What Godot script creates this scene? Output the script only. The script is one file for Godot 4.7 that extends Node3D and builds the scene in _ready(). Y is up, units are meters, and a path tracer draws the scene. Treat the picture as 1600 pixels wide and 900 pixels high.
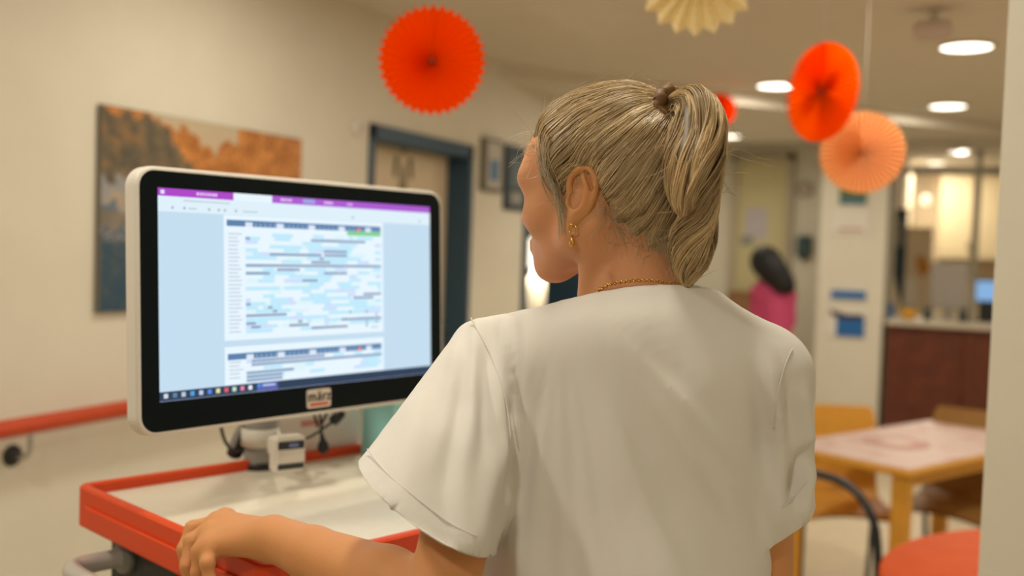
extends Node3D
# ---------------------------------------------------------------- camera model
const FPX := 1600.0
var cam_pos := Vector3(0, 1.5, 0)
var cam_basis := Basis()
var YAW := deg_to_rad(24.6)
var rng := RandomNumberGenerator.new()
var used_names := {}
var M := {}

func P(px: float, py: float, z: float) -> Vector3:      # pixel and depth to a point
	return cam_pos + cam_basis * (Vector3((px - 800.0) / FPX, -(py - 450.0) / FPX, -1.0) * z)

# ---------------------------------------------------------------- the scene
const WALL_X := -2.6
const CEIL := 2.55
const LOW_CEIL := 2.47
const FAR_Z := -9.1

func _ready() -> void:
	rng.seed = 7
	# camera
	cam_basis = Basis(Vector3.UP, YAW) * Basis(Vector3.RIGHT, deg_to_rad(-2.4)) * Basis(Vector3.BACK, deg_to_rad(1.95))
	var cam := Camera3D.new()
	cam.name = "camera"
	add_child(cam)
	cam.transform = Transform3D(cam_basis, cam_pos)
	cam.near = 0.05
	cam.far = 60.0
	var lens := CameraAttributesPhysical.new()
	lens.frustum_focal_length = 35.0 / 2.0 / 0.28125
	lens.exposure_aperture = 4.6
	lens.frustum_focus_distance = 1.14
	lens.frustum_near = 0.05
	lens.frustum_far = 60.0
	cam.attributes = lens
	cam.fov = rad_to_deg(2.0 * atan(0.28125))
	cam.current = true
	# surroundings
	var we := WorldEnvironment.new()
	we.name = "world_environment"
	var env := Environment.new()
	env.background_mode = Environment.BG_COLOR
	env.background_color = Color(0.5, 0.55, 0.6)
	env.tonemap_mode = Environment.TONE_MAPPER_LINEAR
	env.tonemap_exposure = 1.0
	env.sdfgi_enabled = true
	env.ssao_enabled = true
	env.ssil_enabled = true
	we.environment = env
	add_child(we)
	materials()
	build_lamps()
	build_shell()
	build_left_wall_things()
	build_far_end()
	build_cart()
	build_monitor()
	build_cart_items()
	build_rosettes()
	build_tables()
	build_person()
	build_far_person()

func materials() -> void:
	M.wall = noisy(srgb(224, 219, 204), srgb(229, 224, 209), 0.75, 0.02, 0.6)
	M.ceiling = noisy(srgb(220, 213, 199), srgb(225, 218, 204), 0.85, 0.03, 0.5)
	M.floor = noisy(srgb(200, 184, 156), srgb(210, 194, 166), 0.35, 0.05, 0.8)
	M.blue = mat(srgb(44, 76, 100), 0.5)
	M.door = noisy(srgb(226, 208, 180), srgb(232, 214, 186), 0.6, 0.03, 1.0)
	M.orange = mat(srgb(222, 70, 14), 0.45)
	M.rail = noisy(srgb(205, 70, 18), srgb(190, 58, 14), 0.35, 0.05, 1.5)
	M.white_plastic = mat(srgb(224, 220, 212), 0.45)
	M.white_gloss = mat(srgb(228, 224, 216), 0.3)
	M.grey = mat(srgb(150, 150, 148), 0.45)
	M.dark = mat(srgb(38, 42, 44), 0.55)
	M.black = mat(srgb(16, 20, 23), 0.4)
	M.steel = mat(srgb(190, 190, 188), 0.3, 0.9)
	M.tray = noisy(srgb(222, 216, 200), srgb(227, 221, 206), 0.4, 0.05, 3.0)
	M.paper = mat(srgb(232, 228, 220), 0.85)
	M.string = mat(srgb(220, 215, 205), 0.8)
	M.yellow_wood = noisy(srgb(214, 152, 48), srgb(224, 164, 60), 0.5, 0.04, 2.0)
	M.brown = noisy(srgb(88, 38, 20), srgb(110, 52, 28), 0.45, 0.015, 1.5)
	M.teal = mat(srgb(165, 236, 242), 0.5)
	M.tube = mat(srgb(26, 34, 40), 0.4)

func lamp(p: Vector3, energy: float, label: String, h: float, size := 0.125) -> void:
	var t := thing("ceiling_downlight", label, "downlight", at(Vector3(p.x, h, p.z)), "round recessed ceiling downlights")
	put("rim", lathe_mesh([Vector2(size, 0.0), Vector2(size + 0.012, -0.004), Vector2(size + 0.012, -0.009), Vector2(size - 0.004, -0.012), Vector2(size - 0.01, 0.0)], 32), mat(srgb(215, 212, 205), 0.4), t)
	var g := mat(srgb(250, 246, 235), 0.5)
	g.emission_enabled = true
	g.emission = srgb(255, 246, 226)
	g.emission_energy_multiplier = 5.0
	put("diffuser", lathe_mesh([Vector2(0, -0.006), Vector2(size - 0.008, -0.006), Vector2(size - 0.008, -0.002), Vector2(0, -0.002)], 32), g, t)
	var l := AreaLight3D.new()
	l.name = "lamp_light"
	l.area_size = Vector2(size * 1.4, size * 1.4)
	l.light_color = srgb(255, 245, 224)
	l.light_energy = energy
	l.shadow_enabled = true
	l.set("area_range", 14.0)
	t.add_child(l)
	l.transform = Transform3D(Basis(Vector3.RIGHT, -PI / 2), Vector3(0, -0.02, 0))

func build_lamps() -> void:
	var e := 1.45
	var spots := [[on_y(1510, 72, CEIL), "bright round downlight beside the white pillar, nearer the hanging cream fan"], [on_y(1481, 165, CEIL), "round downlight in the ceiling in front of the glass office"],
		[on_y(1214, 133, CEIL), "round downlight half hidden by the hanging orange paper fan"]]
	for s in spots: lamp(s[0], e, s[1], CEIL)
	lamp(on_y(1140, 212, LOW_CEIL), 0.7, "small distant downlight showing beside the blonde ponytail", LOW_CEIL, 0.1)
	for q in [[-1.72, -2.75, "above the monitor cart"], [-0.06, -3.4, "above the blonde person's far side"], [-1.6, -0.6, "above the handrail end of the room"], [-0.5, -1.15, "above the blonde person's head"], [1.5, -4.4, "above the yellow wood table"],
		[1.5, -2.3, "above the round orange table"], [2.6, -6.2, "above the floor by the reception counter"], [-0.5, 0.85, "above the entrance behind the photographer"], [1.0, 1.2, "above the entrance beside the pillar wall"]]:
		lamp(Vector3(q[0], 0, q[1]), e * (0.78 if q[0] < -1.5 else 0.6 if q[1] == -1.15 else 1.15 if q[1] > 0.0 and q[0] < 0.0 else 0.4 if q[1] > 0.0 else 1.0), "round recessed ceiling downlight " + q[2], CEIL)
func ray(px: float, py: float) -> Vector3:
	return cam_basis * Vector3((px - 800.0) / FPX, -(py - 450.0) / FPX, -1.0)

func on_y(px: float, py: float, h: float) -> Vector3:
	var d := ray(px, py)
	return cam_pos + d * ((h - cam_pos.y) / d.y)

func on_x(px: float, py: float, x: float) -> Vector3:
	var d := ray(px, py)
	return cam_pos + d * ((x - cam_pos.x) / d.x)

func on_z(px: float, py: float, z: float) -> Vector3:
	var d := ray(px, py)
	return cam_pos + d * ((z - cam_pos.z) / d.z)

func proj(p: Vector3) -> Vector3:
	var c := cam_basis.inverse() * (p - cam_pos)
	return Vector3(800.0 + FPX * c.x / -c.z, 450.0 - FPX * c.y / -c.z, -c.z)

# ---------------------------------------------------------------- nodes
func numbered(called: String) -> String:
	if not used_names.has(called):
		used_names[called] = 0
		return called
	used_names[called] += 1
	return "%s_%03d" % [called, used_names[called]]

func tag(o: Node, label := "", category := "", group := "", kind := "") -> Node:
	if label: o.set_meta("label", label)
	if category: o.set_meta("category", category)
	if group: o.set_meta("group", group)
	if kind: o.set_meta("kind", kind)
	return o

func thing(called: String, label: String, category: String, xf := Transform3D(), group := "") -> Node3D:
	var o := Node3D.new()
	o.name = numbered(called)
	add_child(o)
	o.transform = xf
	tag(o, label, category, group)
	return o

func struct_node(called: String) -> Node3D:
	var o := Node3D.new()
	o.name = numbered(called)
	add_child(o)
	o.set_meta("kind", "structure")
	return o

func put(called: String, mesh: Mesh, mat: Material, parent: Node = self, xf := Transform3D()) -> MeshInstance3D:
	var o := MeshInstance3D.new()
	o.name = numbered(called) if parent == self else called
	o.mesh = mesh
	o.material_override = mat
	o.transform = xf
	parent.add_child(o, true)
	return o

func at(v: Vector3, yaw := 0.0) -> Transform3D:
	return Transform3D(Basis(Vector3.UP, yaw), v)

# ---------------------------------------------------------------- materials
func srgb(r: float, g: float, b: float) -> Color:
	return Color(r / 255.0, g / 255.0, b / 255.0)

func mat(c: Color, rough := 0.7, metal := 0.0) -> StandardMaterial3D:
	var m := StandardMaterial3D.new()
	m.albedo_color = c
	m.roughness = rough
	m.metallic = metal
	return m

func noise_tex(freq: float, c0: Color, c1: Color, size := 256, kind := FastNoiseLite.TYPE_SIMPLEX_SMOOTH, oct := 4, sd := 1) -> NoiseTexture2D:
	var n := FastNoiseLite.new()
	n.noise_type = kind
	n.frequency = freq
	n.fractal_octaves = oct
	n.seed = sd
	var t := NoiseTexture2D.new()
	t.noise = n
	t.width = size
	t.height = size
	t.seamless = true
	var g := Gradient.new()
	g.set_color(0, c0)
	g.set_color(1, c1)
	t.color_ramp = g
	return t

func noisy(c0: Color, c1: Color, rough: float, freq: float, scale: float, bump := 0.0, sd := 1) -> StandardMaterial3D:
	var m := mat(Color.WHITE, rough)
	m.albedo_texture = noise_tex(freq, c0, c1, 256, FastNoiseLite.TYPE_SIMPLEX_SMOOTH, 4, sd)
	m.uv1_triplanar = true
	m.uv1_world_triplanar = true
	m.uv1_scale = Vector3.ONE * scale
	if bump > 0.0:
		m.heightmap_enabled = true
		m.heightmap_scale = bump
		m.heightmap_texture = noise_tex(freq * 2.0, Color.BLACK, Color.WHITE, 256, FastNoiseLite.TYPE_SIMPLEX_SMOOTH, 3, sd + 5)
	return m

# ---------------------------------------------------------------- mesh helpers
func tri(st: SurfaceTool, a: Vector3, b: Vector3, c: Vector3, out: Vector3) -> void:
	if (a - c).cross(a - b).dot(out) < 0.0:
		var t := b
		b = c
		c = t
	st.add_vertex(a)
	st.add_vertex(b)
	st.add_vertex(c)

func quad(st: SurfaceTool, a: Vector3, b: Vector3, c: Vector3, d: Vector3, out: Vector3) -> void:
	tri(st, a, b, c, out)
	tri(st, a, c, d, out)

func begin(smooth := false) -> SurfaceTool:
	var st := SurfaceTool.new()
	st.begin(Mesh.PRIMITIVE_TRIANGLES)
	st.set_smooth_group(0 if smooth else -1)
	return st

func done(st: SurfaceTool) -> ArrayMesh:
	st.generate_normals()
	return st.commit()

func add_box(st: SurfaceTool, xf: Transform3D, size: Vector3, bev := 0.004) -> void:
	var h := size / 2.0
	bev = minf(bev, minf(h.x, minf(h.y, h.z)) * 0.49)
	var sg := [-1.0, 1.0]
	var c := {}
	for x in sg: for y in sg: for z in sg:
		for k in 3:
			var p := Vector3(x * h.x, y * h.y, z * h.z)
			for j in 3:
				if j != k: p[j] -= signf(p[j]) * bev
			c[[x, y, z, k]] = xf * p
	var o := xf.origin
	for k in 3:
		var i := (k + 1) % 3
		var j := (k + 2) % 3
		for s in sg:
			var q := []
			for w in [[-1.0, -1.0], [1.0, -1.0], [1.0, 1.0], [-1.0, 1.0]]:
				var id := [0.0, 0.0, 0.0, k]
				id[k] = s
				id[i] = w[0]
				id[j] = w[1]
				q.append(c[id])
			quad(st, q[0], q[1], q[2], q[3], (q[0] + q[2]) / 2.0 - o)
		if bev > 0.0:
			for a in sg: for b in sg:       # edges along axis k, between faces i and j
				var q2 := []
				for e in [[-1.0, i], [1.0, i], [1.0, j], [-1.0, j]]:
					var id2 := [0.0, 0.0, 0.0, e[1]]
					id2[k] = e[0]
					id2[i] = a
					id2[j] = b
					q2.append(c[id2])
				quad(st, q2[0], q2[1], q2[2], q2[3], (q2[0] + q2[2]) / 2.0 - o - xf.basis[k].normalized() * 0.0)
	if bev > 0.0:
		for x in sg: for y in sg: for z in sg:
			tri(st, c[[x, y, z, 0]], c[[x, y, z, 1]], c[[x, y, z, 2]], c[[x, y, z, 0]] - o)

func box_mesh(size: Vector3, bev := 0.004, off := Vector3.ZERO) -> ArrayMesh:
	var st := begin()
	add_box(st, Transform3D(Basis(), off), size, bev)
	return done(st)

func ring_frame(t: Vector3, prev: Vector3) -> Array:
	var x := prev - t * prev.dot(t)
	if x.length() < 1e-4:
		x = t.cross(Vector3(0.3, 0.5, 0.8))
	x = x.normalized()
	return [x, t.cross(x)]

func add_tube(st: SurfaceTool, pts: Array, radii, sides := 10, cap := true) -> void:
	var n := pts.size()
	var rings := []
	var prev := Vector3(0.31, 0.87, 0.41)
	for i in n:
		var t: Vector3 = (pts[mini(i + 1, n - 1)] - pts[maxi(i - 1, 0)]).normalized()
		var f := ring_frame(t, prev)
		prev = f[0]
		var r: float = radii[i] if radii is Array else radii
		var ring := []
		for k in sides:
			var a := TAU * k / sides
			ring.append(pts[i] + (f[0] * cos(a) + f[1] * sin(a)) * r)
		rings.append(ring)
	for i in n - 1:
		for k in sides:
			var k2 := (k + 1) % sides
			quad(st, rings[i][k], rings[i][k2], rings[i + 1][k2], rings[i + 1][k], (rings[i][k] + rings[i + 1][k2]) / 2.0 - (pts[i] + pts[i + 1]) / 2.0)
	if cap:
		for e in [0, n - 1]:
			var o: Vector3 = pts[e] - pts[1 if e == 0 else n - 2]
			for k in sides:
				tri(st, pts[e], rings[e][k], rings[e][(k + 1) % sides], o)

func tube_mesh(pts: Array, radii, sides := 10, cap := true) -> ArrayMesh:
	var st := begin(true)
	add_tube(st, pts, radii, sides, cap)
	return done(st)

func curve_pts(ctrl: Array, n: int) -> Array:       # Catmull-Rom through the control points
	var out := []
	var m := ctrl.size() - 1
	for i in n + 1:
		var u := float(i) / n * m
		var k := mini(int(u), m - 1)
		var f := u - k
		var a = ctrl[maxi(k - 1, 0)]
		var b = ctrl[k]
		var c = ctrl[k + 1]
		var d = ctrl[mini(k + 2, m)]
		out.append(0.5 * ((2.0 * b) + (c - a) * f + (2.0 * a - 5.0 * b + 4.0 * c - d) * f * f + (3.0 * b - a - 3.0 * c + d) * f * f * f))
	return out

func add_lathe(st: SurfaceTool, prof: Array, xf := Transform3D(), seg := 24) -> void:      # profile of Vector2(radius, height), y axis
	for i in prof.size() - 1:
		var p: Vector2 = prof[i]
		var q: Vector2 = prof[i + 1]
		var nrm := Vector2(q.y - p.y, -(q.x - p.x))
		for k in seg:
			var a := TAU * k / seg
			var b := TAU * (k + 1) / seg
			var o := xf.basis * Vector3(nrm.x * cos((a + b) / 2), nrm.y, nrm.x * sin((a + b) / 2))
			var v0 := xf * Vector3(p.x * cos(a), p.y, p.x * sin(a))
			var v1 := xf * Vector3(p.x * cos(b), p.y, p.x * sin(b))
			var v2 := xf * Vector3(q.x * cos(b), q.y, q.x * sin(b))
			var v3 := xf * Vector3(q.x * cos(a), q.y, q.x * sin(a))
			if p.x > 1e-6: tri(st, v0, v1, v2, o)
			if q.x > 1e-6: tri(st, v0, v2, v3, o)

func lathe_mesh(prof: Array, seg := 24, smooth := true, xf := Transform3D()) -> ArrayMesh:
	var st := begin(smooth)
	add_lathe(st, prof, xf, seg)
	return done(st)

func add_prism(st: SurfaceTool, poly: PackedVector2Array, d0: float, d1: float, xf := Transform3D()) -> void:     # polygon in xy, extruded in z
	var idx := Geometry2D.triangulate_polygon(poly)
	for z in [d0, d1]:
		var o := xf.basis * Vector3(0, 0, 1.0 if z == maxf(d0, d1) else -1.0)
		for i in range(0, idx.size(), 3):
			var v := []
			for k in 3: v.append(xf * Vector3(poly[idx[i + k]].x, poly[idx[i + k]].y, z))
			tri(st, v[0], v[1], v[2], o)
	var ccw := not Geometry2D.is_polygon_clockwise(poly)
	for i in poly.size():
		var a := poly[i]
		var b := poly[(i + 1) % poly.size()]
		var nn := Vector2(b.y - a.y, a.x - b.x) * (1.0 if ccw else -1.0)
		if Geometry2D.is_point_in_polygon((a + b) / 2 + nn.normalized() * 1e-4, poly): nn = -nn
		quad(st, xf * Vector3(a.x, a.y, d0), xf * Vector3(b.x, b.y, d0), xf * Vector3(b.x, b.y, d1), xf * Vector3(a.x, a.y, d1), xf.basis * Vector3(nn.x, nn.y, 0))

func prism_mesh(poly: PackedVector2Array, d0: float, d1: float, xf := Transform3D()) -> ArrayMesh:
	var st := begin()
	add_prism(st, poly, d0, d1, xf)
	return done(st)

func round_rect(w: float, h: float, r: float, seg := 6) -> PackedVector2Array:
	var out := PackedVector2Array()
	for q in [[1, 1, 0.0], [-1, 1, PI / 2], [-1, -1, PI], [1, -1, PI * 1.5]]:
		for k in seg + 1:
			var a: float = q[2] + PI / 2 * k / seg
			out.append(Vector2(q[0] * (w / 2 - r) + r * cos(a), q[1] * (h / 2 - r) + r * sin(a)))
	return out

func uv_quad(w: float, h: float) -> ArrayMesh:          # a rectangle in xy facing +z with the whole texture on it
	var st := begin()
	var q := [[-1, 1, 0, 0], [1, 1, 1, 0], [1, -1, 1, 1], [-1, 1, 0, 0], [1, -1, 1, 1], [-1, -1, 0, 1]]
	for v in q:
		st.set_uv(Vector2(v[2], v[3]))
		st.set_normal(Vector3(0, 0, 1))
		st.add_vertex(Vector3(v[0] * w / 2, v[1] * h / 2, 0))
	return st.commit()

func sheet(called: String, w: float, h: float, t: float, m: Material, edge: Material, parent: Node, xf: Transform3D) -> void:   # a printed board: body and printed face
	put(called, box_mesh(Vector3(w, h, t), minf(0.002, t * 0.3), Vector3(0, 0, t / 2)), edge, parent, xf)
	put("print", uv_quad(w * 0.995, h * 0.995), m, parent, xf * at(Vector3(0, 0, t + 0.0006)))

func frame_to(origin: Vector3, x: Vector3, up := Vector3.UP) -> Transform3D:    # x along x, z = x cross up
	x = x.normalized()
	var z := x.cross(up).normalized()
	return Transform3D(Basis(x, z.cross(x).normalized(), z), origin)

# ---------------------------------------------------------------- smooth bodies
class Prim:
	var t := 0            # 0 tapered capsule, 1 ellipsoid, 2 half space
	var op := 0           # 0 join, 1 carve, 2 cut to
	var a := Vector3()
	var ba := Vector3()
	var il := 0.0
	var ra := 0.0
	var rb := 0.0
	var k := 0.01
	var bi := Basis()
	var r := Vector3()
	var flat_dir := Vector3()
	var flat := 0.0

class Field:
	var prims: Array = []
	func cap(a: Vector3, b: Vector3, ra: float, rb: float, k := 0.02, op := 0) -> Prim:
		var q := Prim.new()
		q.a = a
		q.ba = b - a
		q.il = 1.0 / maxf(q.ba.length_squared(), 1e-9)
		q.ra = ra
		q.rb = rb
		q.k = k
		q.op = op
		prims.append(q)
		return q
	func chain(pts: Array, rs: Array, k := 0.01) -> void:
		for i in pts.size() - 1:
			cap(pts[i], pts[i + 1], rs[i], rs[i + 1], k)
	func ell(c: Vector3, r: Vector3, k := 0.02, op := 0, b := Basis()) -> Prim:
		var q := Prim.new()
		q.t = 1
		q.a = c
		q.r = r
		q.k = k
		q.op = op
		q.bi = b.inverse()
		prims.append(q)
		return q
	func plane(p: Vector3, n: Vector3, k := 0.002) -> Prim:     # keeps the side against n
		var q := Prim.new()
		q.t = 2
		q.op = 2
		q.a = p
		q.ba = n.normalized()
		q.k = k
		prims.append(q)
		return q
	func one(q: Prim, p: Vector3) -> float:
		var pa := p - q.a
		if q.t == 0:
			if q.flat > 0.0:
				pa += q.flat_dir * (pa.dot(q.flat_dir) * q.flat)
			var h := clampf(pa.dot(q.ba) * q.il, 0.0, 1.0)
			return (pa - q.ba * h).length() - (q.ra + (q.rb - q.ra) * h)
		if q.t == 1:
			var v := q.bi * pa
			var k0 := (v / q.r).length()
			var k1 := (v / (q.r * q.r)).length()
			return k0 * (k0 - 1.0) / maxf(k1, 1e-6)
		return pa.dot(q.ba)
	func near(p: Vector3, rad: float) -> Array:
		var ds := PackedFloat32Array()
		var best := 1e9
		for q in prims:
			var e := one(q, p)
			ds.append(e)
			if q.op == 0: best = minf(best, e)
		var out := []
		for i in prims.size():
			var q: Prim = prims[i]
			if q.op == 0:
				if ds[i] < best + 2.4 * rad + q.k: out.append(q)
			elif q.op == 1:
				if ds[i] < 1.3 * rad + q.k: out.append(q)
			elif ds[i] > -1.3 * rad - q.k: out.append(q)
		return out
	func ev(p: Vector3, list: Array) -> float:
		var d := 1e3
		for q: Prim in list:
			var e := 0.0
			if q.t == 0 and q.flat == 0.0:
				var pa := p - q.a
				var t := clampf(pa.dot(q.ba) * q.il, 0.0, 1.0)
				e = (pa - q.ba * t).length() - (q.ra + (q.rb - q.ra) * t)
			else:
				e = one(q, p)
			if q.op == 0:
				var k := q.k
				if e < d - k: d = e
				elif e < d + k:
					var h := (k - absf(d - e)) / k
					d = minf(d, e) - h * h * k * 0.25
			else:
				if q.op == 1: e = -e
				var h2 := maxf(q.k - absf(d - e), 0.0) / q.k
				d = maxf(d, e) + h2 * h2 * q.k * 0.25
		return d

class Soup:          # triangles with shared vertices, collected into one mesh
	var v := PackedVector3Array()
	var n := PackedVector3Array()
	var c := PackedColorArray()
	var i := PackedInt32Array()
	func mesh() -> ArrayMesh:
		var arr := []
		arr.resize(Mesh.ARRAY_MAX)
		arr[Mesh.ARRAY_VERTEX] = v
		arr[Mesh.ARRAY_NORMAL] = n
		if c.size() == v.size(): arr[Mesh.ARRAY_COLOR] = c
		arr[Mesh.ARRAY_INDEX] = i
		var m := ArrayMesh.new()
		m.add_surface_from_arrays(Mesh.PRIMITIVE_TRIANGLES, arr)
		return m
	func smooth_normals(from_v := 0, from_i := 0) -> void:
		n.resize(v.size())
		for q in range(from_v, v.size()): n[q] = Vector3.ZERO
		for q in range(from_i, i.size(), 3):
			var a := v[i[q]]
			var f := (a - v[i[q + 2]]).cross(a - v[i[q + 1]])
			n[i[q]] += f
			n[i[q + 1]] += f
			n[i[q + 2]] += f
		for q in range(from_v, v.size()): n[q] = n[q].normalized()
	func relax(times: int, amount: float) -> void:       # evens out the mesh
		for t in times:
			var s := PackedVector3Array()
			s.resize(v.size())
			var w := PackedInt32Array()
			w.resize(v.size())
			for q in range(0, i.size(), 3):
				var a := i[q]
				var b := i[q + 1]
				var c2 := i[q + 2]
				s[a] += v[b] + v[c2]
				s[b] += v[a] + v[c2]
				s[c2] += v[a] + v[b]
				w[a] += 2
				w[b] += 2
				w[c2] += 2
			for q in v.size():
				if w[q] > 0: v[q] = v[q].lerp(s[q] / w[q], amount)
	func strand(pts: Array, r0: float, r1: float, col: Color, sides := 3) -> void:
		var prev := Vector3(0.4, 0.7, -0.6)
		var m := pts.size()
		for q in m:
			var t: Vector3 = (pts[mini(q + 1, m - 1)] - pts[maxi(q - 1, 0)]).normalized()
			var x := (prev - t * prev.dot(t)).normalized()
			prev = x
			var y := t.cross(x)
			var r := lerpf(r0, r1, float(q) / (m - 1))
			for k in sides:
				var a := TAU * k / sides
				var o := x * cos(a) + y * sin(a)
				v.append(pts[q] + o * r)
				n.append(o)
				c.append(col)
				if q > 0:
					var b := v.size() - 1
					var k2 := b - k + (k + 1) % sides
					i.append_array([b - sides, b, k2, b - sides, k2, k2 - sides])

func nets(f: Field, cell: float, soup: Soup, lo: Vector3, hi: Vector3) -> void:     # surface nets, only in the blocks that the surface crosses
	var nb := 4
	var bx := int(ceil((hi.x - lo.x) / (cell * nb)))
	var by := int(ceil((hi.y - lo.y) / (cell * nb)))
	var bz := int(ceil((hi.z - lo.z) / (cell * nb)))
	var nx := bx * nb + 1
	var ny := by * nb + 1
	var nz := bz * nb + 1
	var sx := 1
	var sy := nx
	var sz := nx * ny
	var val := PackedFloat32Array()
	val.resize(nx * ny * nz)
	val.fill(1e6)
	var vid := PackedInt32Array()
	vid.resize(nx * ny * nz)
	vid.fill(-1)
	var rad := cell * nb * 0.5 * 1.7321
	var act := []
	for z in bz: for y in by: for x in bx:
		var c := lo + Vector3(x + 0.5, y + 0.5, z + 0.5) * (cell * nb)
		var list := f.near(c, rad)
		if absf(f.ev(c, list)) > rad * 1.12 + cell: continue
		act.append(Vector3i(x, y, z) * nb)
		for k in nb + 1: for j in nb + 1:
			var base := (z * nb + k) * sz + (y * nb + j) * sy + x * nb
			for i in nb + 1:
				if val[base + i] > 1e5:
					val[base + i] = f.ev(lo + Vector3(x * nb + i, y * nb + j, z * nb + k) * cell, list)
	var v0 := soup.v.size()
	var i0 := soup.i.size()
	var offs := [0, sx, sy, sx + sy, sz, sx + sz, sy + sz, sx + sy + sz]
	var edges := [[0, 1], [2, 3], [4, 5], [6, 7], [0, 2], [1, 3], [4, 6], [5, 7], [0, 4], [1, 5], [2, 6], [3, 7]]
	var cor := [Vector3(0, 0, 0), Vector3(1, 0, 0), Vector3(0, 1, 0), Vector3(1, 1, 0), Vector3(0, 0, 1), Vector3(1, 0, 1), Vector3(0, 1, 1), Vector3(1, 1, 1)]
	for b: Vector3i in act:
		for k in nb: for j in nb: for i in nb:
			var at0 := (b.z + k) * sz + (b.y + j) * sy + b.x + i
			var neg := 0
			for o in 8:
				if val[at0 + offs[o]] < 0.0: neg += 1
			if neg == 0 or neg == 8: continue
			var s := Vector3.ZERO
			var m := 0
			for e in edges:
				var a := val[at0 + offs[e[0]]]
				var c := val[at0 + offs[e[1]]]
				if (a < 0.0) != (c < 0.0):
					s += cor[e[0]].lerp(cor[e[1]], a / (a - c))
					m += 1
			vid[at0] = soup.v.size()
			soup.v.append(lo + (Vector3(b.x + i, b.y + j, b.z + k) + s / m) * cell)
	for b: Vector3i in act:
		for k in nb: for j in nb: for i in nb:
			var at0 := (b.z + k) * sz + (b.y + j) * sy + b.x + i
			if vid[at0] < 0: continue
			var here := val[at0] < 0.0
			for ax in 3:
				var st: int = [sx, sy, sz][ax]
				if (val[at0 + st] < 0.0) == here: continue
				var p: int = [sy, sz, sx][ax]
				var q: int = [sz, sx, sy][ax]
				if at0 - p - q < 0: continue
				var A := vid[at0]
				var B := vid[at0 - p]
				var C := vid[at0 - p - q]
				var D := vid[at0 - q]
				if B < 0 or C < 0 or D < 0: continue
				if here: soup.i.append_array([A, C, B, A, D, C])
				else: soup.i.append_array([A, B, C, A, C, D])
	soup.smooth_normals(v0, i0)

func ball(f: Field, pad := 0.01) -> AABB:        # bounds of the joined shapes
	var bb := AABB(f.prims[0].a, Vector3.ZERO)
	for q: Prim in f.prims:
		if q.op != 0: continue
		if q.t == 0:
			for e in [[q.a, q.ra], [q.a + q.ba, q.rb]]:
				bb = bb.merge(AABB(e[0] - Vector3.ONE * e[1], Vector3.ONE * 2.0 * e[1]))
		elif q.t == 1:
			var m := maxf(q.r.x, maxf(q.r.y, q.r.z))
			bb = bb.merge(AABB(q.a - Vector3.ONE * m, Vector3.ONE * 2.0 * m))
	return bb.grow(pad)

func shape(f: Field, cell: float, soup: Soup) -> void:
	var bb := ball(f, cell * 3.0)
	nets(f, cell, soup, bb.position, bb.end)

# ---------------------------------------------------------------- room shell
func slab(called: String, lo: Vector3, hi: Vector3, m: Material, parent: Node) -> MeshInstance3D:
	return put(called, box_mesh(hi - lo, 0.0), m, parent, at((lo + hi) / 2.0))

var d1 := [0.0, 0.0, 0.0]     # first door: near s, far s, top
var d2 := [0.0, 0.0, 0.0]

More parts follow.
